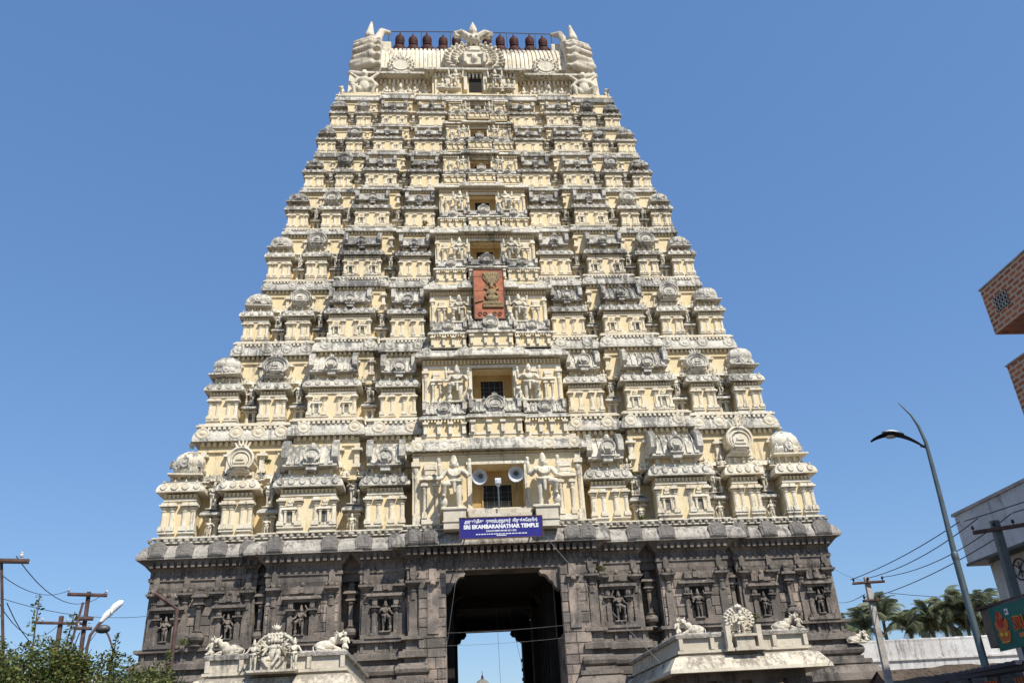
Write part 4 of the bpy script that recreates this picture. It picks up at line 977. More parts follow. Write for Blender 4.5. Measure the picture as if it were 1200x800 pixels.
b._ell((.17, -.1, 2.28), (.15, .12, .2), 9, 6); b.lathe(.17, -.05, 2.42, [(.14, 0), (.12, .12), (.04, .28)], 8)
for k in (-1, 1): b.cap((.17+k*.2, -.05, 2.0), (.17+k*.42, -.08, 1.65), .08, .06); b.cap((.17+k*.42, -.08, 1.65), (.17+k*.3, -.1, 1.35), .06, .05); b.cap((.17+k*.2, -.03, 2.1), (.17+k*.45, -.05, 2.2), .06, .05)
b.tube([(.17+.3*math.cos(a), -.03, 2.35+.5*math.sin(a)) for a in [-R(30)+R(240)*i/12 for i in range(13)]], .035)
b.prism([(-.05, 2.5), (.4, 2.5), (.72, 2.95), (.72, 3.3), (.5, 3.45), (-.15, 3.45), (-.38, 3.3), (-.38, 2.95)], -.07, 0)
for k in range(7): b.cap((-.3+k*.155, -.08, 3.28), (.0+k*.055, -.09, 2.6), .055, .03, 6)
b.cap((-.85, -.04, 1.18), (-.4, -.04, 1.32), .06, .05)
put('gilt_relief', fuse(b, .035, 'gilt_relief', 'brass'), bn)
b = MB()
for x in (-.62, -.3, .3, .62): b.tube([(x+.12*math.cos(a), -.02, .36+.12*math.sin(a)) for a in [i*PI/4 for i in range(8)]], .025, 5); b.box(x-.02, x+.02, -.03, 0, .2, .5)
obj('emblems', b, 'rust', bn)
b = MB(); b.tube([(-1.5, .12, .28), (1.5, .12, .28)], .03); b.tube([(-1.5, .12, 1.05), (1.5, .12, 1.05)], .03); obj('hanging_bar', b, 'iron', bn)
# ---- horn loudspeakers and the flood lamp in the lowest opening
for i, (x, z, lab, rz) in enumerate([(-1.06, 15.35, 'grey horn loudspeaker at the left side of the lowest opening', R(-14)), (.92, 15.45, 'grey horn loudspeaker at the right side of the lowest opening', R(-6))]):
    t = thing('horn_loudspeaker', lab, 'loudspeaker', (x, -1.0, z), rz, 'loudspeakers in the lowest opening'); t.rotation_euler = (R(22), 0, rz)
    b = MB(); b.s = True; b.lathe(0, .55, 0, [(.10, 0), (.13, .18), (.21, .36), (.34, .50), (.41, .55), (.425, .565), (.40, .56), (.33, .49), (.20, .34), (.12, .16), (.085, .1)], 24, axis='y', caps=False); obj('bell', b, 'horn', t)
    b = MB(); b.s = True; b.lathe(0, .42, 0, [(.10, .0), (.07, .06), (.02, .12)], 12, axis='y'); obj('throat', b, 'horn_in', t)
    b = MB(); b.lathe(0, .85, 0, [(.12, 0), (.12, .3)], 12, axis='y'); obj('driver', b, 'iron', t)
    b = MB(); b.tube([(0, .6, 0), (0, .7, -.35), (0, .75, -.9)], .03); obj('bracket', b, 'iron', t)
t = thing('flood_lamp', 'small flood lamp on a thin post in front of the lowest opening', 'flood lamp', (-.08, -1.05, 13.6))
b = MB(); b.tube([(0, 0, 0), (0, 0, 1.2)], .045, 8); obj('post', b, 'lightiron', t)
b = MB(); b.box(-.17, .17, -.12, .1, 1.5, 1.62, .02); b.lathe(0, 0, 1.14, [(.06, 0), (.17, .18), (.18, .36)], 10); obj('housing', b, 'horn', t)
b = MB(); b.box(-.14, .14, -.14, -.12, 1.32, 1.5); obj('lens', b, 'glass', t)
# ---- two small pillared halls standing before the tower
def hall(s_, x0, x1, label):
    t = thing('pillared_hall', label, 'pavilion', (0, 0, 0), 0, 'halls before the gateway'); a, c = sorted((s_*x0, s_*x1)); y0, y1 = -10.25, -.9
    b = MB(); b.ring(a+.1, c-.1, y0+.1, y1, [(0, 4.4), (0, 5.0), (.12, 5.02), (.12, 5.12), (0, 5.14), (0, 5.56)]); obj('parapet', b, 'white', t)
    b = MB(); b.ring(a+.1, c-.1, y0+.1, y1, [(0, 5.56), (.12, 5.58), (.14, 5.70), (.02, 5.78)]); obj('coping', b, 'granite_pale', t)
    b = MB()
    for k in range(5):
        x = a+.15+(c-a-.3)*k/4; b.box(x-.08, x+.08, y0-.02, y0+.12, 5.14, 5.56)
    obj('parapet_pier', b, 'white', t, kind='stuff')
    b = MB(); b.ring(a+.1, c-.1, y0+.1, y1, [(.08, 4.93), (.30, 4.86), (.62, 4.40), (.64, 4.28), (.55, 4.26), (.0, 4.5)]); obj('eave', b, 'white', t)
    b = MB(); b.ring(a+.3, c-.3, y0+.3, y1, [(0, 4.0), (0, 4.4)]); b.box(a+.25, c-.25, y0+.25, y1, 0, .6); obj('beam', b, 'granite', t)
    for k in range(4):
        for yy in (y0+.6, y0+4.3, y0+8.0):
            x = a+.55+(c-a-1.1)*k/3; q = MB(); q.box(-.22, .22, -.22, .22, .6, 1.5); q.lathe(0, 0, 1.5, [(.2, 0), (.19, 1.3), (.28, 1.4), (.2, 1.5)], 8); q.box(-.22, .22, -.22, .22, 3.0, 3.6); q.box(-.5, .5, -.25, .25, 3.6, 4.02)
            me = q.mesh('pillar', 'granite') if (k, yy) == (0, y0+.6) else me
            put('pillar', me, t, (x, yy, 0))
    b = MB(); b.box(a+.9, c-.9, y1-1.2, y1, .6, 4.0); obj('rear_wall', b, 'granite', t)
    return t
hall(-1, 6.75, 12.05, 'cream parapet hall left of the gateway with deity group on its roof')
hall(1, 6.05, 11.4, 'cream parapet hall right of the gateway with fan shaped gable on its roof')
def bull(s_):
    b = MB()
    b._ell((.15, 0, .32), (.62, .32, .32), 12, 8); b._ell((-.28, 0, .55), (.26, .24, .27), 9, 6); b.cap((-.42, 0, .55), (-.66, -.12, .86), .20, .15); b._ell((-.72, -.22, .86), (.14, .22, .15), 9, 6); b._ell((-.74, -.40, .76), (.10, .12, .10), 8, 5)
    for k in (-1, 1):
        b.tube([(-.70+k*.08, -.16, .98), (-.70+k*.2, -.15, 1.06), (-.70+k*.22, -.14, 1.2)], [.05, .04, .015]); b._ell((-.70+k*.2, -.12, .9), (.10, .04, .06), 6, 4)
        b.cap((-.45, k*.25, .2), (-.75, k*.24, .1), .1, .07); b.cap((.5, k*.28, .2), (.15, k*.36, .1), .14, .07)
    b.tube([(.72, 0, .4), (.85, .05, .3), (.8, -.1, .1)], .04); b.box(-.95, .85, -.4, .4, -.02, .06)
    # attendant kneeling at the head
    x = -1.02
    b._ell((x, -.1, .22), (.2, .24, .2), 8, 6); b._ell((x, -.08, .56), (.17, .14, .26), 8, 6); b._ell((x, -.12, .93), (.11, .12, .14), 8, 6); b.cap((x+.12, -.1, .7), (x+.3, -.25, .55), .06, .05); b.cap((x-.15, -.1, .7), (x-.25, -.22, .42), .06, .05); b.cap((x-.1, -.2, .2), (x-.2, -.45, .1), .1, .06)
    if s_ < 0: b.v = [(-p[0], p[1], p[2]) for p in b.v]; b.f = [f[::-1] for f in b.f]
    return fuse(b, .026, 'bull_statue', 'carving')
BU = {1: bull(1), -1: bull(-1)}
for x, z, s_, lab, k in [(-11.25, 5.76, 1, 'white bull statue on the outer left corner of the left hall roof', .66), (-7.55, 5.76, -1, 'white bull statue on the left hall roof nearest the gateway', .66),
                      (6.9, 5.76, 1, 'white bull statue on the right hall roof nearest the gateway', .60), (10.65, 5.76, -1, 'white bull statue on the outer right end of the right hall roof', .60)]:
    o = put('bull_statue', BU[s_], None, (x, -9.75, z), 0, (k,)*3); tag(o, lab, 'statue', 'bull statues on the hall roofs')
# deity groups on the halls
dg_ = thing('deity_group', 'pale five faced deity seated before a scalloped halo on the left hall', 'statue group', (-9.4, -10.55, 5.10)); dg_.scale = (.80, .8, .86)
b = sunburst(.86, 21, 3); b.v = [(x, y+.2, z+.42) for x, y, z in b.v]
b.tube([(.9*math.cos(a), .1, 1.05+.72*math.sin(a)) for a in [PI*i/16 for i in range(17)]], .07)
b._ell((0, .1, 2.02), (.16, .14, .14), 8, 6); crest(b, 0, .1, 2.0, .5)
put('halo', fuse(b, .028, 'halo', 'carving'), dg_, (0, 0, -.05), 0, (1, 1, .88))
b = MB(); b.box(-.55, .55, -.3, .3, -.1, .3)
b._ell((0, -.05, .62), (.3, .22, .32), 10, 7); b._ell((0, -.05, .92), (.34, .18, .14), 10, 6)
for k in range(-2, 3): b._ell((k*.145, -.12+.05*abs(k), 1.2), (.085, .1, .12), 8, 6); b.lathe(k*.145, -.08, 1.3, [(.08, 0), (.06, .1), (.02, .22)], 6)
for k in (-1, 1):
    b.cap((k*.2, -.1, .45), (k*.45, -.35, .42), .13, .1); b.cap((k*.45, -.35, .4), (k*.2, -.4, .1), .1, .06)
    for j in range(4): b.cap((k*.3, -.02, .92), (k*(.52+.03*j), -.12, .62+.2*j), .06, .05)
b._ell((.22, -.35, .68), (.14, .12, .2), 8, 6); b._ell((.24, -.4, .93), (.08, .09, .1), 8, 6); b.cap((.2, -.4, .5), (.0, -.5, .15), .09, .06)
put('seated_deity', fuse(b, .025, 'seated_deity', 'carving'), dg_)
for k in (-1, 1): put('attendant', ME_S[int(k > 0)], dg_, (k*.93, -.1, .0), 0, (1.25,)*3)
b = MB(); b.ring(-1.05, 1.05, -.45, .45, [(.0, -.14), (.06, -.1), (.06, -.02), (0, 0)]); obj('plinth', b, 'white', dg_)
d2 = thing('fan_gable_shrine', 'small figure under a fan shaped scalloped gable on the right hall', 'statue', (8.68, -10.45, 5.0))
b = sunburst(.52, 17, 2); b.v = [(x*1.12, y+.2, z+.82) for x, y, z in b.v]; crest(b, 0, .1, 1.62, .35); put('fan_gable', fuse(b, .024, 'fan_gable', 'carving'), d2)
put('deity_figure', ME_SG[0], d2, (0, 0, .62), 0, (.85,)*3).data = ME_G[0]
b = MB(); b.ring(-.36, .36, -.2, .3, [(.1, .0), (.1, .12), (0, .14), (0, .5), (.1, .52), (.1, .6), (0, .62)])
for k in (-1, 1): b.box(k*.62-.1, k*.62+.1, -.15, .2, .0, .95); b.ring(k*.62-.1, k*.62+.1, -.15, .2, [(.06, .0), (.06, .1), (0, .12)])
obj('pedestal', b, 'white', d2)
# small white bull on the podium end
o = put('bull_statue', BU[-1], None, (18.3, .2, 6.2), 0, (.55,)*3); tag(o, 'small white seated bull at the right end of the dark granite base', 'statue')
# ---- enclosing walls
for s_, lab in ((1, 'streaked white compound wall running right from the tower'), (-1, 'streaked white compound wall running left from the tower')):
    t = thing('compound_wall', lab, 'wall', (0, 0, 0)); a, c = sorted((s_*18.2, s_*60))
    b = MB(); b.box(a, c, 4, 4.8, 0, 5.5); obj('wall_face', b, 'wall_white', t)
    b = MB(); b.ring(a, c, 4, 4.8, [(0, 5.5), (.1, 5.55), (.1, 5.64), (0, 5.66), (0, 6.5), (.02, 6.62), (-.2, 6.7)]); obj('coping', b, 'wall_white', t)
# ---- far shrine seen through the gateway
t = thing('distant_shrine', 'small domed shrine with spiked finial seen through the gateway', 'shrine', (.35, 40, 0))
b = MB(); b.ring(-2.2, 2.2, -2.2, 2.2, [(0, 0), (0, 6.4), (.3, 6.5), (.2, 6.9), (-.5, 7.1), (-.8, 7.2)]); obj('body', b, 'trim', t)
b = MB(); b.s = True; b.lathe(0, 0, 7.1, [(.7, 0), (.95, .25), (.98, .6), (.8, 1.1), (.4, 1.5), (.12, 1.62)], 16); obj('dome', b, 'stained', t)
b = MB(); b.s = True; b.lathe(0, 0, 8.6, [(.14, 0), (.2, .1), (.08, .2), (.12, .3), (.03, .5), (.02, .85)], 8); obj('finial', b, 'copper', t)
# ---- street lamp on the right
t = thing('street_lamp', 'tall grey tapering street lamp with curved tip and leaf shaped head', 'street lamp', (6.6, -28.9, 0))
b = MB(); b.s = True; b.tube([(0, 0, 0), (.005, 0, 2.4), (.03, -.01, 4.6)], [.075, .068, .060], 12); b.lathe(.03, -.01, 4.55, [(.060, 0), (.066, .03), (.066, .12), (.05, .16)], 12); obj('lower_pole', b, 'lightiron', t)
b = MB(); b.s = True; pts = [(.03, -.01, 4.6), (.075, -.02, 5.8), (.09, -.03, 6.5), (.09, -.04, 6.9), (.06, .0, 7.25), (0, .04, 7.5), (-.15, .12, 7.82)]; b.tube(pts, [.053, .045, .040, .035, .03, .022, .01], 10); obj('upper_pole', b, 'lightiron', t)
b = MB(); n = 13; L = Vector((5.84, -28.42, 7.13))-Vector((6.6, -28.9, 0)); J = Vector((.06, -.02, 6.80)); side = Vector((L-J)).cross(Vector((0, 0, 1))).normalized()
vs = []; fs = []
for i in range(n):
    u = i/(n-1); c = J.lerp(L, u)+Vector((0, 0, .20*math.sin(PI*min(1, u*1.0))**.9-.00)); w_ = .17*math.sin(PI*(u*.93+.05))**.8; th = .05*math.sin(PI*(u*.95+.03))
    vs += [tuple(c+side*w_), tuple(c+Vector((0, 0, th))), tuple(c-side*w_), tuple(c-Vector((0, 0, .035+th*.4)))]
for i in range(n-1):
    for k in range(4): fs.append((i*4+k, i*4+(k+1) % 4, i*4+4+(k+1) % 4, i*4+4+k))
fs += [(3, 2, 1, 0), tuple(range(n*4-4, n*4))]; b.add(vs, fs); obj('lamp_head', b, 'black', t)
b = MB(); vs = []; fs = []
for i in range(7):
    u = .32+.42*i/6; c = J.lerp(L, u)+Vector((0, 0, .20*math.sin(PI*u)**.9+.05)); w_ = .10; th = .045*math.sin(PI*i/6)+.006
    vs += [tuple(c+side*w_), tuple(c+Vector((0, 0, th))), tuple(c-side*w_), tuple(c-Vector((0, 0, .02)))]
for i in range(6):
    for k in range(4): fs.append((i*4+k, i*4+(k+1) % 4, i*4+4+(k+1) % 4, i*4+4+k))
fs += [(3, 2, 1, 0), (24, 25, 26, 27)]; b.add(vs, fs); obj('top_cover', b, 'whitepaint', t)
b = MB(); c = J.lerp(L, .58)+Vector((0, 0, .145)); b._ell(tuple(c), (.12, .09, .035), 10, 6); obj('lens', b, 'glass', t)
b = MB(); b.tube([(.075, -.02, 6.8), tuple(J.lerp(L, .08)+Vector((0, 0, .02)))], .03); obj('bracket', b, 'iron', t)
# ---- utility poles
def pole(label, base, top, w0, w1, arms, mat, name='utility_pole', group='overhead line poles'):
    t = thing(name, label, 'utility pole', base, 0, group); d = Vector(top)-Vector(base)
    b = MB(); vs = [(-w0, -w0*.7, 0), (w0, -w0*.7, 0), (w0, w0*.7, 0), (-w0, w0*.7, 0)]+[(d.x-w1, d.y-w1*.7, d.z), (d.x+w1, d.y-w1*.7, d.z), (d.x+w1, d.y+w1*.7, d.z), (d.x-w1, d.y+w1*.7, d.z)]
    b.add(vs, [(3, 2, 1, 0), (4, 5, 6, 7), (0, 1, 5, 4), (1, 2, 6, 5), (2, 3, 7, 6), (3, 0, 4, 7)]); obj('post', b, mat, t)
    for (fz, hl, th, ang, pins) in arms:
        c = d*fz; dx, dy = math.cos(ang), math.sin(ang)
        b = MB(); b.box(-hl, hl, -th, th, -th, th); b.box(-hl*.98, hl*.98, -th*1.3, -th, -th*.4, th*.4); o = obj('crossarm', b, 'rust', t, (c.x, c.y-w1*.7-th, c.z), ang)
        for p in pins:
            q = MB(); q.s = True; q.lathe(0, 0, 0, [(.012, -.02), (.012, .03), (.032, .04), (.036, .07), (.024, .085), (.03, .105), (.012, .12)], 8); obj('insulator', q, 'black' if mat != 'rust' else 'horn', o, (p*hl, 0, th))
    return t
pole('pale slim concrete pole with two crossarms in front of the palm trees', (9.66, -19.14, 0), (9.76, -19.2, 6.04), .12, .07, [(.972, .47, .035, R(-10), (-.9, .0, .9)), (.885, .28, .035, R(-10), (-.8, .8))], 'concrete_pole')
pole('thick grey steel pole with insulators on its crossarm beside the white house', (9.45, -26.05, 0), (9.58, -26.1, 5.95), .11, .085, [(.965, .55, .04, R(-35), (-.95, -.15, .55))], 'lightiron')
pole('tall rusty pole with wide crossarm among the left bushes', (-13.25, -18.05, 0), (-13.45, -18.16, 6.72), .06, .05, [(.985, .53, .045, R(23), (-.95, .95)), (.885, .24, .05, R(10), ()), (.845, .24, .04, R(23), (-.6, .6))], 'rust')
pole('distant thin rusty pole with long crossarm at far left', (-15.0, -15.5, 0), (-15.2, -15.6, 6.5), .075, .06, [(.965, .70, .04, R(23), (-.7, .3, .8))], 'rust')
pole('nearest thin dark pole at the left picture edge with stub crossarm', (-9.3, -29.3, 0), (-10.22, -29.83, 5.0), .024, .019, [(.992, .42, .035, R(15), (.7,))], 'rust')
t = thing('leaning_pipe', 'bare rusty pipe leaning against the tall rusty pole', 'pipe', (-14.0, -18.45, 2.0)); b = MB(); b.tube([(0, 0, 0), (.34, .1, 2.9), (.48, .18, 4.4)], .035, 8); obj('pipe', b, 'rust', t)
t = thing('bent_lamp_bracket', 'rusty bent pipe bracket standing before the dark base at left', 'bracket', (-9.28, -23.04, 0)); b = MB(); b.tube([(0, 0, 0), (-.08, -.03, 5.27), (-.59, -.19, 5.62)], .045, 8); obj('pipe', b, 'rust', t)
t = thing('street_lamp', 'white slender street lamp head on curved arm above the left bushes', 'street lamp', (-9.93, -26.44, 0))
b = MB(); b.tube([(0, 0, 0), (-.03, 0, 4.05), (-.01, 0, 4.25), (.10, .04, 4.46), (.16, .06, 4.52)], .03, 8); obj('arm', b, 'rust', t)
b = MB(); b.s = True; b.tube([(.13, .05, 4.50), (.20, .08, 4.62), (.27, .11, 4.70)], [.03, .065, .07], 10); obj('gear_box', b, 'whitepaint', t)
b = MB(); b.s = True; b.tube([(.27, .11, 4.70), (.34, .13, 4.80), (.42, .16, 4.88), (.46, .17, 4.91)], [.055, .075, .06, .02], 10); obj('lamp_head', b, 'whitepaint', t)
b = MB(); b._ell((.30, .06, 4.68), (.03, .03, .05), 8, 5); obj('sensor', b, 'glass', t)
t = thing('old_lamp', 'dull round lamp on a thin kinked arm below the white lamp head', 'street lamp', (-10.1, -25.4, 0))
b = MB(); b.tube([(.26, 0, 0), (.26, 0, 4.1), (.12, 0, 4.38), (.05, 0, 4.48)], .022, 6); obj('arm', b, 'rust', t)
b = MB(); b.s = True; b._ell((-.02, 0, 4.52), (.16, .12, .09), 10, 7); obj('lamp_head', b, 'iron', t)
# ---- overhead wires
def wire(p, q, sag, label, r_=.012, n=10, group='overhead wires'):
    cord = group.startswith('cords')
    p, q = Vector(p), Vector(q); b = MB()
    b.tube([tuple(p.lerp(q, i/n)-Vector((0, 0, sag*4*(i/n)*(1-i/n)))) for i in range(n+1)], r_, 4)
    o = obj('cord' if cord else 'overhead_wire', b, 'cord' if cord else 'black'); tag(o, label, 'cord' if cord else 'wire', group)
wire((9.3, -19.1, 6.0), (9.0, -25.7, 6.05), .10, 'uppermost of the wires between the pale pole and the steel pole')
wire((9.76, -19.2, 6.0), (9.3, -25.95, 6.05), .18, 'second wire between the pale pole and the steel pole')
wire((10.2, -19.3, 6.0), (9.9, -26.3, 6.05), .26, 'third wire between the pale pole and the steel pole')
wire((9.85, -19.2, 5.45), (9.6, -26.1, 5.6), .12, 'lowest wire between the pale pole and the steel pole')
wire((9.1, -25.75, 6.05), (12.97, -31.0, 7.1), .15, 'upper wire leaving the steel pole towards the right edge')
wire((9.9, -26.35, 6.05), (12.97, -31.8, 7.0), .15, 'lower wire leaving the steel pole towards the right edge')
wire((18.0, .5, 8.3), (9.6, -19.2, 5.55), .1, 'dark wire from the tower corner to the pale pole')
wire((18.0, .5, 10.2), (9.6, -19.2, 5.95), .1, 'thin wire from the tower side to the top of the pale pole', .006)
wire((25.3, 8.8, 10.0), (36, 2.5, 8.9), .5, 'long thin wire crossing the sky above the palm trees', .02)
wire((-22, -9.5, 9.0), (-18.05, .6, 9.1), .5, 'long thin wire reaching the tower from the far left', .014, 16)
for i, (a, c, s_, l_) in enumerate([((-10.5, -30, 5.05), (-13.9, -18.4, 6.75), .35, 'upper wire from the nearest left pole to the wide crossarm'), ((-10.02, -29.78, 5.05), (-13.0, -18.0, 6.75), .55, 'lower wire from the nearest left pole to the wide crossarm'),
                                 ((-10.3, -29.9, 4.6), (-15.2, -15.6, 6.3), .6, 'upper drooping wire from the nearest left pole behind the bushes'), ((-10.0, -29.8, 4.3), (-14.8, -15.5, 6.2), .7, 'lower drooping wire from the nearest left pole behind the bushes')]):
    wire(a, c, s_, l_, .008, 12)
wire((-2.16, -1.35, 11.75), (-2.93, -.6, 7.0), .02, 'pale cord hanging from the name board along the left gate jamb', .014, group='cords at the gateway')
wire((2.3, -1.5, 11.8), (6.3, -10.2, 3.6), .15, 'pale cord slanting from the eave down to the right hall', .016, group='cords at the gateway')
wire((-3.0, -.55, 7.5), (2.95, -.55, 7.62), .06, 'upper cord strung across the gate opening', .010, group='cords at the gateway')
wire((-3.0, -.55, 6.9), (2.95, -.55, 7.02), .06, 'lower cord strung across the gate opening', .010, group='cords at the gateway')
wire((.15, 9, 10.1), (.23, 9, 3.0), .0, 'thin cord hanging straight down inside the gate passage', .012, group='cords at the gateway')
wire((.9, 9, 10.1), (2.2, 9, 3.2), .0, 'slanting thin cord inside the gate passage', .012, group='cords at the gateway')
# ---- white house at the right
t = thing('white_house', 'grey white plastered house with deep overhanging parapet at right', 'house', (0, 0, 0))
b = MB(); b.box(13.8, 20, -25.2, -19.2, 0, 6.4); obj('wall', b, 'house_wall', t)
b = MB(); b.box(13.3, 20.5, -25.4, -18.9, 6.38, 7.86); obj('parapet', b, 'house', t)
b = MB(); b.box(13.24, 20.56, -25.46, -18.84, 7.86, 7.95); obj('coping', b, 'concrete_pole', t)
b = MB(); b.box(13.26, 20.5, -25.4, -18.86, 6.30, 6.38); obj('drip_edge', b, 'iron', t)
b = MB(); b.tube([(13.77, -20.55+.30*math.cos(a), 5.85+.30*math.sin(a)) for a in [2*PI*i/18 for i in range(19)]], .022, 5)
for a in (R(45), R(135), R(90)): b.tube([(13.775, -20.55-.22*math.cos(a), 5.85-.22*math.sin(a)), (13.775, -20.55+.22*math.cos(a), 5.85+.22*math.sin(a))], .018, 5)
obj('wall_emblem', b, 'rust', t)
b = MB()
for y in (-22.2, -24.2): b.box(13.76, 13.9, y-.6, y+.6, 1.4, 2.9)
obj('window', b, 'void', t)
# ---- brick house with balconies
t = thing('brick_house', 'red brick house with two projecting balconies at the right edge', 'house', (11.87, -25.24, 0))
b = MB(); b.box(1.1, 8, -14, -.5, 0, 13.2); obj('wall', b, 'brick', t)
for z0, z1, lab in ((11.16, 12.51, ''), (8.55, 10.2, '')):
    q = MB(); q.box(0, .12, -6, 0, z0, z1); q.box(.12, 1.08, -.12, 0, z0, z1); q.box(.12, 1.08, -6, -5.88, z0, z1)
    o = obj('balcony', q, 'brick', t); q = MB(); q.box(.122, 1.08, -5.87, -.13, z0+.01, z0+.12); obj('floor_slab', q, 'red', o)
    q = MB(); q.box(-.03, .16, -6.03, .03, z1, z1+.04); obj('coping', q, 'concrete_pole', o)
q = MB()                                    # pierced vent in the upper balcony
y0, z0 = -.42, 11.62
for i in range(5): q.box(-.03, .002, y0-.50+.12*i, y0-.46+.12*i, z0, z0+.42)
for i in range(4): q.box(-.03, .002, y0-.50, y0+.02, z0+.13*i, z0+.03+.13*i)
obj('vent_lattice', q, 'concrete_pole', t); q = MB(); q.box(-.012, .004, y0-.5, y0+.02, z0, z0+.42); obj('vent_opening', q, 'void', t)
# ---- shop sign box
t = thing('shop_sign', 'green shop sign box with orange seated deity picture and red lettering', 'sign', (6.87, -29.05, 0))
b = MB(); o_ = [(0, 0), (.11, .42), (.6, .42), (.6, -2.6), (-.12, -2.6)]
n = len(o_); vs = [(x, y, 3.0) for x, y in o_]+[(x, y, 3.66) for x, y in o_]
b.add(vs, [tuple(range(n)), tuple(range(2*n-1, n-1, -1))]+[(i, i+n, (i+1) % n+n, (i+1) % n) for i in range(n)]); obj('box', b, 'iron', t)
b = MB(); b.box(-.03, .64, -2.6, .44, 3.66, 3.70); obj('top_rim', b, 'rust', t)
pn = put('printed_face', None, t, (-.012, -.03, 0)); pn.rotation_euler = (0, 0, math.atan2(-.12, 2.6)*1.0)
bpy.data.objects.remove(pn)
def onface(name, b_, mat, off): 
    # b_ is drawn in (u along the face, v height); the face runs from (0,0) to (-.12,-2.6)
    L_ = math.hypot(.12, 2.6); ex = (-.12/L_, -2.6/L_); nx = (-ex[1]*-1*-1, 0)
    nrm = (-2.6/L_*1.0, .12/L_)
    b_.v = [(ex[0]*u+nrm[0]*(off-y), ex[1]*u+nrm[1]*(off-y), v) for u, y, v in b_.v]; return obj(name, b_, mat, t)
b = MB(); b.box(.02, 2.55, 0, .01, 2.90, 3.63); onface('printed_face', b, 'green', .012)
def disc2(b_, u, v, ru, rv, d, n=14): b_.prism([(u+ru*math.cos(2*PI*i/n), v+rv*math.sin(2*PI*i/n)) for i in range(n)], -d, 0)
b = MB(); disc2(b, .33, 3.10, .17, .10, .004); disc2(b, .32, 3.26, .15, .13, .006); disc2(b, .31, 3.43, .10, .11, .004)
for k in (-1, 1): disc2(b, .32+k*.15, 3.32, .05, .09, .003); disc2(b, .33+k*.14, 3.16, .06, .05, .007)
onface('deity_picture', b, 'orange', .02)
b = MB(); disc2(b, .31, 3.33, .07, .06, .002); disc2(b, .29, 3.49, .035, .05, .002); disc2(b, .25, 3.40, .03, .03, .002); disc2(b, .38, 3.40, .03, .03, .002); onface('picture_detail', b, 'crimson', .034)
b = MB(); disc2(b, .26, 3.16, .05, .035, .002); disc2(b, .40, 3.15, .05, .035, .002); b.box(.20, .46, -.002, 0, 3.02, 3.035); onface('picture_highlight', b, 'yellow', .034)
b = MB(); b.box(.52, .62, -.003, 0, 3.45, 3.55); onface('small_logo', b, 'lettering', .02); b = MB(); disc2(b, .57, 3.50, .025, .03, .002); onface('logo_mark', b, 'crimson', .030)
b = MB(); b.box(.75, 1.1, -.002, 0, 3.05, 3.12); onface('red_strip', b, 'orange', .02)
ang = math.atan2(-2.6, -.12)
text('sign_lettering', 'SRI', .30, 'yellow', (-.075, -.84, 3.27), (R(90), 0, ang), t, .004, .8, .012)
text('sign_lettering', 'SRI', .30, 'crimson', (-.085, -.84, 3.27), (R(90), 0, ang), t, .006, .8, .0)
b = MB()
for y in (-.2, -2.2): b.box(.3, .38, y-.04, y+.04, 0, 3.0)
obj('support_post', b, 'iron', t)
# ---- awning stall
t = thing('awning', 'low dark blue corrugated awning on thin posts in the lower right corner', 'awning', (6.0, -29.2, 0))
b = MB()
for k in range(26):
    u = k/26; x0, y0 = -.32+.0*u, .25-.10*k
    b.box(x0-.1-.006*k, x0+.95, y0-.085, y0, 2.50, 2.55+(.012 if k % 2 else 0))
obj('roof_sheet', b, 'tin', t)
b = MB(); b.box(-.46, -.40, -2.5, .28, 2.44, 2.54); obj('edge_beam', b, 'tin', t)
for y in (.1, -.6, -1.4, -2.2): b = MB(); b.tube([(-.3, y, 0), (-.3, y, 2.48)], .03, 6); obj('post', b, 'tin', t)
for i, (m_, y) in enumerate([('crimson', -.75), ('orange', -1.05), ('red', -1.7), ('blue', -1.95)]):
    q = MB(); n = 7
    for k in range(n): a0 = y-.04*k; q.box(-.25+.02*(k % 2), -.22+.02*(k % 2), a0-.04, a0, 1.5, 2.36)
    o = obj('hanging_cloth', q, m_); o.location = (6.0, -29.2, 0); tag(o, ['bright crimson cloth hanging under the awning', 'orange cloth hanging under the awning', 'dull red cloth hanging under the awning', 'blue cloth hanging under the awning'][i], 'cloth', 'cloths hung under the awning')
# ---- thatched hut before the white wall
t = thing('thatched_hut', 'brown thatched hut in front of the white compound wall', 'hut', (11.5, -15.0, 0))
b = MB(); n = 24; rr = random.Random(4)
ridge = [(9*i/n, -1.5*i/n, 3.72+rr.uniform(-.05, .05)) for i in range(n+1)]
rows = [ridge]
for j in range(1, 7): rows.append([(p[0]-.10*j+rr.uniform(-.05, .05), p[1]-.52*j, 3.72-.30*j+rr.uniform(-.04, .04)) for p in ridge])
vs = [p for r_ in rows for p in r_]; m_ = n+1
b.add(vs, [(j*m_+i, (j+1)*m_+i, (j+1)*m_+i+1, j*m_+i+1) for j in range(6) for i in range(n)])
back = [[(p[0]-.10*j, p[1]+.5*j, 3.70-.30*j) for p in ridge] for j in range(0, 7)]; vs = [p for r_ in back for p in r_]
b.add(vs, [(j*m_+i, j*m_+i+1, (j+1)*m_+i+1, (j+1)*m_+i) for j in range(6) for i in range(n)])
for k in range(420):
    u, j = rr.random(), rr.uniform(.2, 6); x, y, z = 9*u-.1*j, -1.5*u-.52*j, 3.74-.30*j; L_ = rr.uniform(.15, .4)
    b.add([(x, y, z), (x+.03, y, z+.01), (x+rr.uniform(-.05, .05), y-L_*.85, z-L_*.40)], [(0, 1, 2)])
obj('thatch_roof', b, 'thatch', t, kind='stuff')
b = MB(); b.box(.1, 8.8, -2.6, 1.0, 0, 2.6); b.prism([(-2.9, 2.3), (2.6, 2.3), (0, 3.62)], .02, .2, axis='x'); obj('mud_wall', b, 'rust', t)
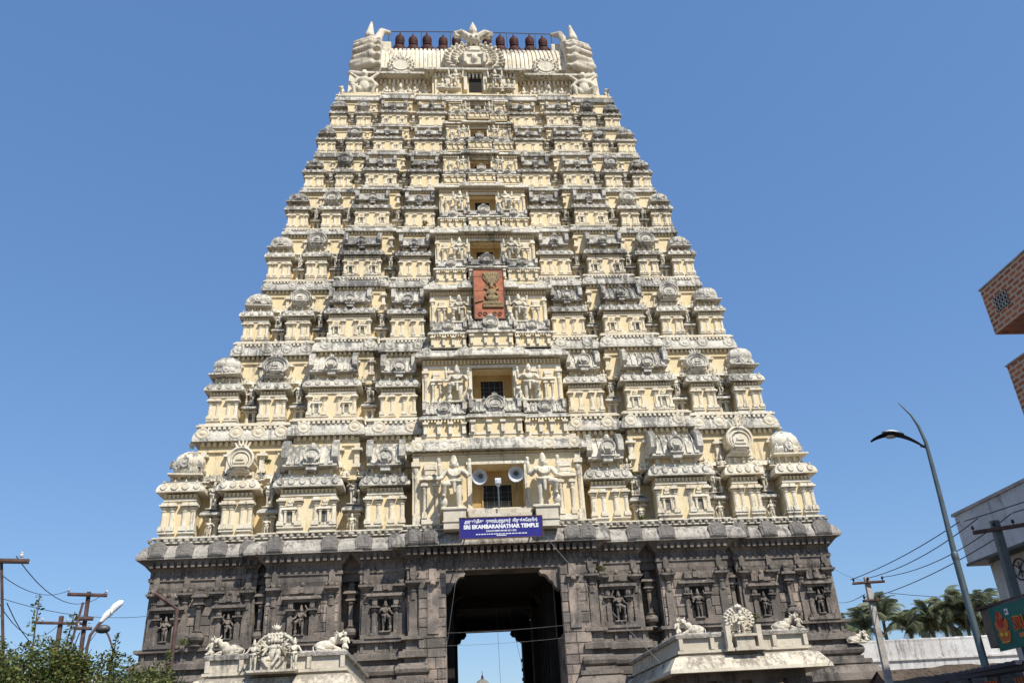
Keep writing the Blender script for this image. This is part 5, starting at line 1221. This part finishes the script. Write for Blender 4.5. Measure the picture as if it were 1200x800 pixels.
# ---- palms
def frond(seed):
    rr = random.Random(seed); b = MB(); L_ = 3.1; n = 12; pts = []
    for i in range(n+1):
        u = i/n; pts.append(Vector((L_*u*(1-.18*u*u), 0, .75*math.sin(u*PI*.55)*1.0-1.5*u*u*u)))
    b.tube(pts, [.04-.03*i/n for i in range(n+1)], 3)
    for i in range(1, n*3+1):
        u = i/(n*3); k = min(n-1, int(u*n)); p = pts[k].lerp(pts[k+1], u*n-k) if k < n else pts[n]
        l_ = .95*math.sin(PI*(u*.85+.12))+.1
        for s_ in (-1, 1):
            d = Vector((.45, s_*.8, -.55-rr.uniform(0, .35))).normalized()*l_; w_ = Vector((.035, 0, .0))
            b.add([tuple(p-w_), tuple(p+w_), tuple(p+d*.6+w_*1.2), tuple(p+d), tuple(p+d*.6-w_*1.0)], [(0, 1, 2, 3, 4)])
    return b.mesh('frond', 'palmleaf')
FR = [frond(i) for i in range(3)]
def palm(x, y, z, label, sd_):
    t = thing('palm_tree', label, 'palm tree', (x, y, 0), 0, 'coconut palms behind the white wall'); rr = random.Random(sd_)
    dx, dy = rr.uniform(-.8, .8), rr.uniform(-.8, .8); b = MB(); n = 9; b.s = True
    b.tube([(dx*(i/n)**2-dx, dy*(i/n)**2-dy, z*i/n) for i in range(n+1)], [.24-.10*i/n for i in range(n+1)], 8); obj('trunk', b, 'bark', t)
    for k in range(22):
        o = put('frond', FR[k % 3], t, (0, 0, z), 0, (rr.uniform(.74, .98),)*3)
        o.rotation_euler = (rr.uniform(-.2, .2), -R(rr.choice([-28, -8, 10, 25, 42, 58])+rr.uniform(-8, 8)), 2*PI*k/22*3+rr.uniform(-.2, .2))
    b = MB()
    for k in range(6): b._ell((.22*math.cos(k*1.05), .22*math.sin(k*1.05), z-.25-.08*(k % 2)), .13, 6, 5)
    obj('coconut_cluster', b, 'thatch', t)
for i, (x, y, z, l_) in enumerate([(35.0, 37.4, 11.0, 'first palm crown beside the tower edge behind the white wall'), (37.0, 36.6, 11.3, 'low palm crown just left of the pale pole'), (38.5, 35.7, 12.3, 'tall palm whose crown rises behind the pale concrete pole'),
        (40.3, 34.9, 10.9, 'short palm in the gap right of the pale pole'), (42.0, 33.9, 11.5, 'palm at the left of the dense palm clump'), (43.4, 33.0, 12.5, 'tallest palm of the dense clump left of the street lamp'),
        (44.6, 32.4, 11.9, 'palm just left of the street lamp post'), (45.9, 31.8, 12.1, 'palm just right of the street lamp post'), (47.2, 31.2, 11.0, 'rightmost palm partly behind the white house'),
        (43.6, 34.4, 11.0, 'low palm crown tucked inside the dense palm clump'), (45.2, 33.4, 10.8, 'lowest palm crown directly behind the street lamp post')]):
    palm(x, y, z, l_, i)
# ---- leafy plants
def leafcloud(b, rr, c, r_, n, ls, hollow=.35):
    for _ in range(n):
        while True:
            p = Vector((rr.uniform(-1, 1), rr.uniform(-1, 1), rr.uniform(-1, 1)))
            if hollow < p.length < 1: break
        p = Vector((c[0]+p.x*r_[0], c[1]+p.y*r_[1], c[2]+p.z*r_[2]))
        a = Vector((rr.uniform(-1, 1), rr.uniform(-1, 1), rr.uniform(-.4, .8))).normalized(); w_ = a.cross(Vector((rr.uniform(-1, 1), rr.uniform(-1, 1), rr.uniform(-1, 1)))).normalized()
        l_ = ls*rr.uniform(.6, 1.25); b.add([tuple(p), tuple(p+a*l_*.5+w_*l_*.26), tuple(p+a*l_), tuple(p+a*l_*.5-w_*l_*.26)], [(0, 1, 2, 3)])
def shrub(label, x, y, h, w_, sd_, mat='leaf', n=2600, ls=.075, sprigs=(), group='shrubs at the lower left'):
    t = thing('shrub', label, 'shrub', (x, y, 0), 0, group); rr = random.Random(sd_)
    b = MB(); c = MB()
    for k in range(int(9+w_*4)):
        a = rr.uniform(0, 2*PI); q = rr.random()**.5*w_; tip = (q*math.cos(a), q*math.sin(a)*.8, h*(1-.35*(q/w_)**2)*rr.uniform(.74, 1.0))
        mid = (tip[0]*.35, tip[1]*.35, tip[2]*.55); b.tube([(tip[0]*.05, tip[1]*.05, 0), mid, tip], [.035, .022, .006], 4)
        for _ in range(3): e = Vector(tip)+Vector((rr.uniform(-.4, .4), rr.uniform(-.3, .3), rr.uniform(-.25, .3))); b.tube([tuple(Vector(mid).lerp(Vector(tip), .6)), tuple(e)], [.012, .004], 3)
        s = rr.uniform(.24, .42); leafcloud(c, rr, (tip[0], tip[1], tip[2]-.18), (s, s, s*.8), int(n/22), ls, .2)
        leafcloud(c, rr, (tip[0]*.8, tip[1]*.8, tip[2]*.75), (s*1.5, s*1.3, s*1.4), int(n/22), ls, .2)
    leafcloud(c, rr, (0, 0, h*.62), (w_*.95, w_*.7, h*.32), n, ls, .1)
    for (sx, sz) in sprigs:
        b.tube([(sx*.5, 0, h*.6), (sx, 0, sz)], [.02, .006], 4)
        for k in range(16): u = k/16; leafcloud(c, rr, (sx, 0, h*.8+(sz-h*.8)*u), (.09*(1.2-u), .08, .05), 7, ls*1.15, 0)
    obj('stem', b, 'twig', t); obj('foliage', c, mat, t, kind='stuff')
shrub('broad green shrub filling the lower left corner', -9.15, -32.5, 3.80, .95, 1, n=17000, ls=.055, sprigs=((-.28, 3.85),))
shrub('green shrub with one tall leafy sprig below the leftmost crossarm', -8.2, -32.2, 3.62, .8, 2, n=13500, ls=.055, sprigs=((-.22, 3.95), (.28, 3.7)))
shrub('yellowing shrub below the white street lamp head', -7.45, -32.0, 3.42, .75, 3, n=12000, ls=.055, sprigs=((.05, 3.42),))
shrub('low reddish shrub in front of the tower base corner', -6.85, -31.8, 3.22, .5, 4, n=7000, ls=.055, sprigs=((.1, 3.2),))
shrub('grey green scrubby tree behind the left shrubs', -13.0, -23.2, 4.95, 1.6, 5, 'scrub', 5200, .085)
shrub('pale twiggy scrub between the left poles and the tower', -11.3, -22.2, 4.6, 1.1, 6, 'scrub', 2400, .08)
shrub('dusty scrub at the far left picture edge', -16.2, -21.0, 5.2, 1.5, 7, 'scrub', 3600, .09)
for i, (x, y, h, l_) in enumerate([(31.5, 28.0, 9.2, 'low round bush between the tower and the pale pole above the wall'), (34.5, 26.8, 9.3, 'bush behind the pale pole just above the wall'), (37.0, 25.7, 9.6, 'bush below the dense palm clump'), (39.6, 24.4, 9.4, 'bush behind the street lamp post above the wall')]):
    shrub(l_, x, y, h, 2.2, 20+i, 'scrub', 5200, .26, group='bushes behind the white wall')
shrub('small weedy bush in front of the thatched hut', 10.6, -17.6, 3.0, .6, 40, 'leaf', 1500, .08, group='bushes by the hut')

# ---- weeds rooted in the joints of the tower
rr = random.Random(8)
for (x, y, z, k) in [(-7.2, 2.6, 29.9, .5), (7.9, .5, 13.1, .3), (-12.6, .3, 16.9, .3), (-4.0, 3.0, 34.6, .3), (10.9, 1.6, 19.8, .35), (13.1, .1, 7.6, .35), (-15.9, .1, 7.6, .35), (5.2, -.3, 10.3, .3), (-9.0, 3.3, 38.3, .3)]:
    b = MB(); leafcloud(b, rr, (0, 0, k*.3), (k*.7, k*.5, k*.5), 150, .11, 0); obj('weed_tuft', b, 'leaf', tower, (x, y, z), kind='stuff')
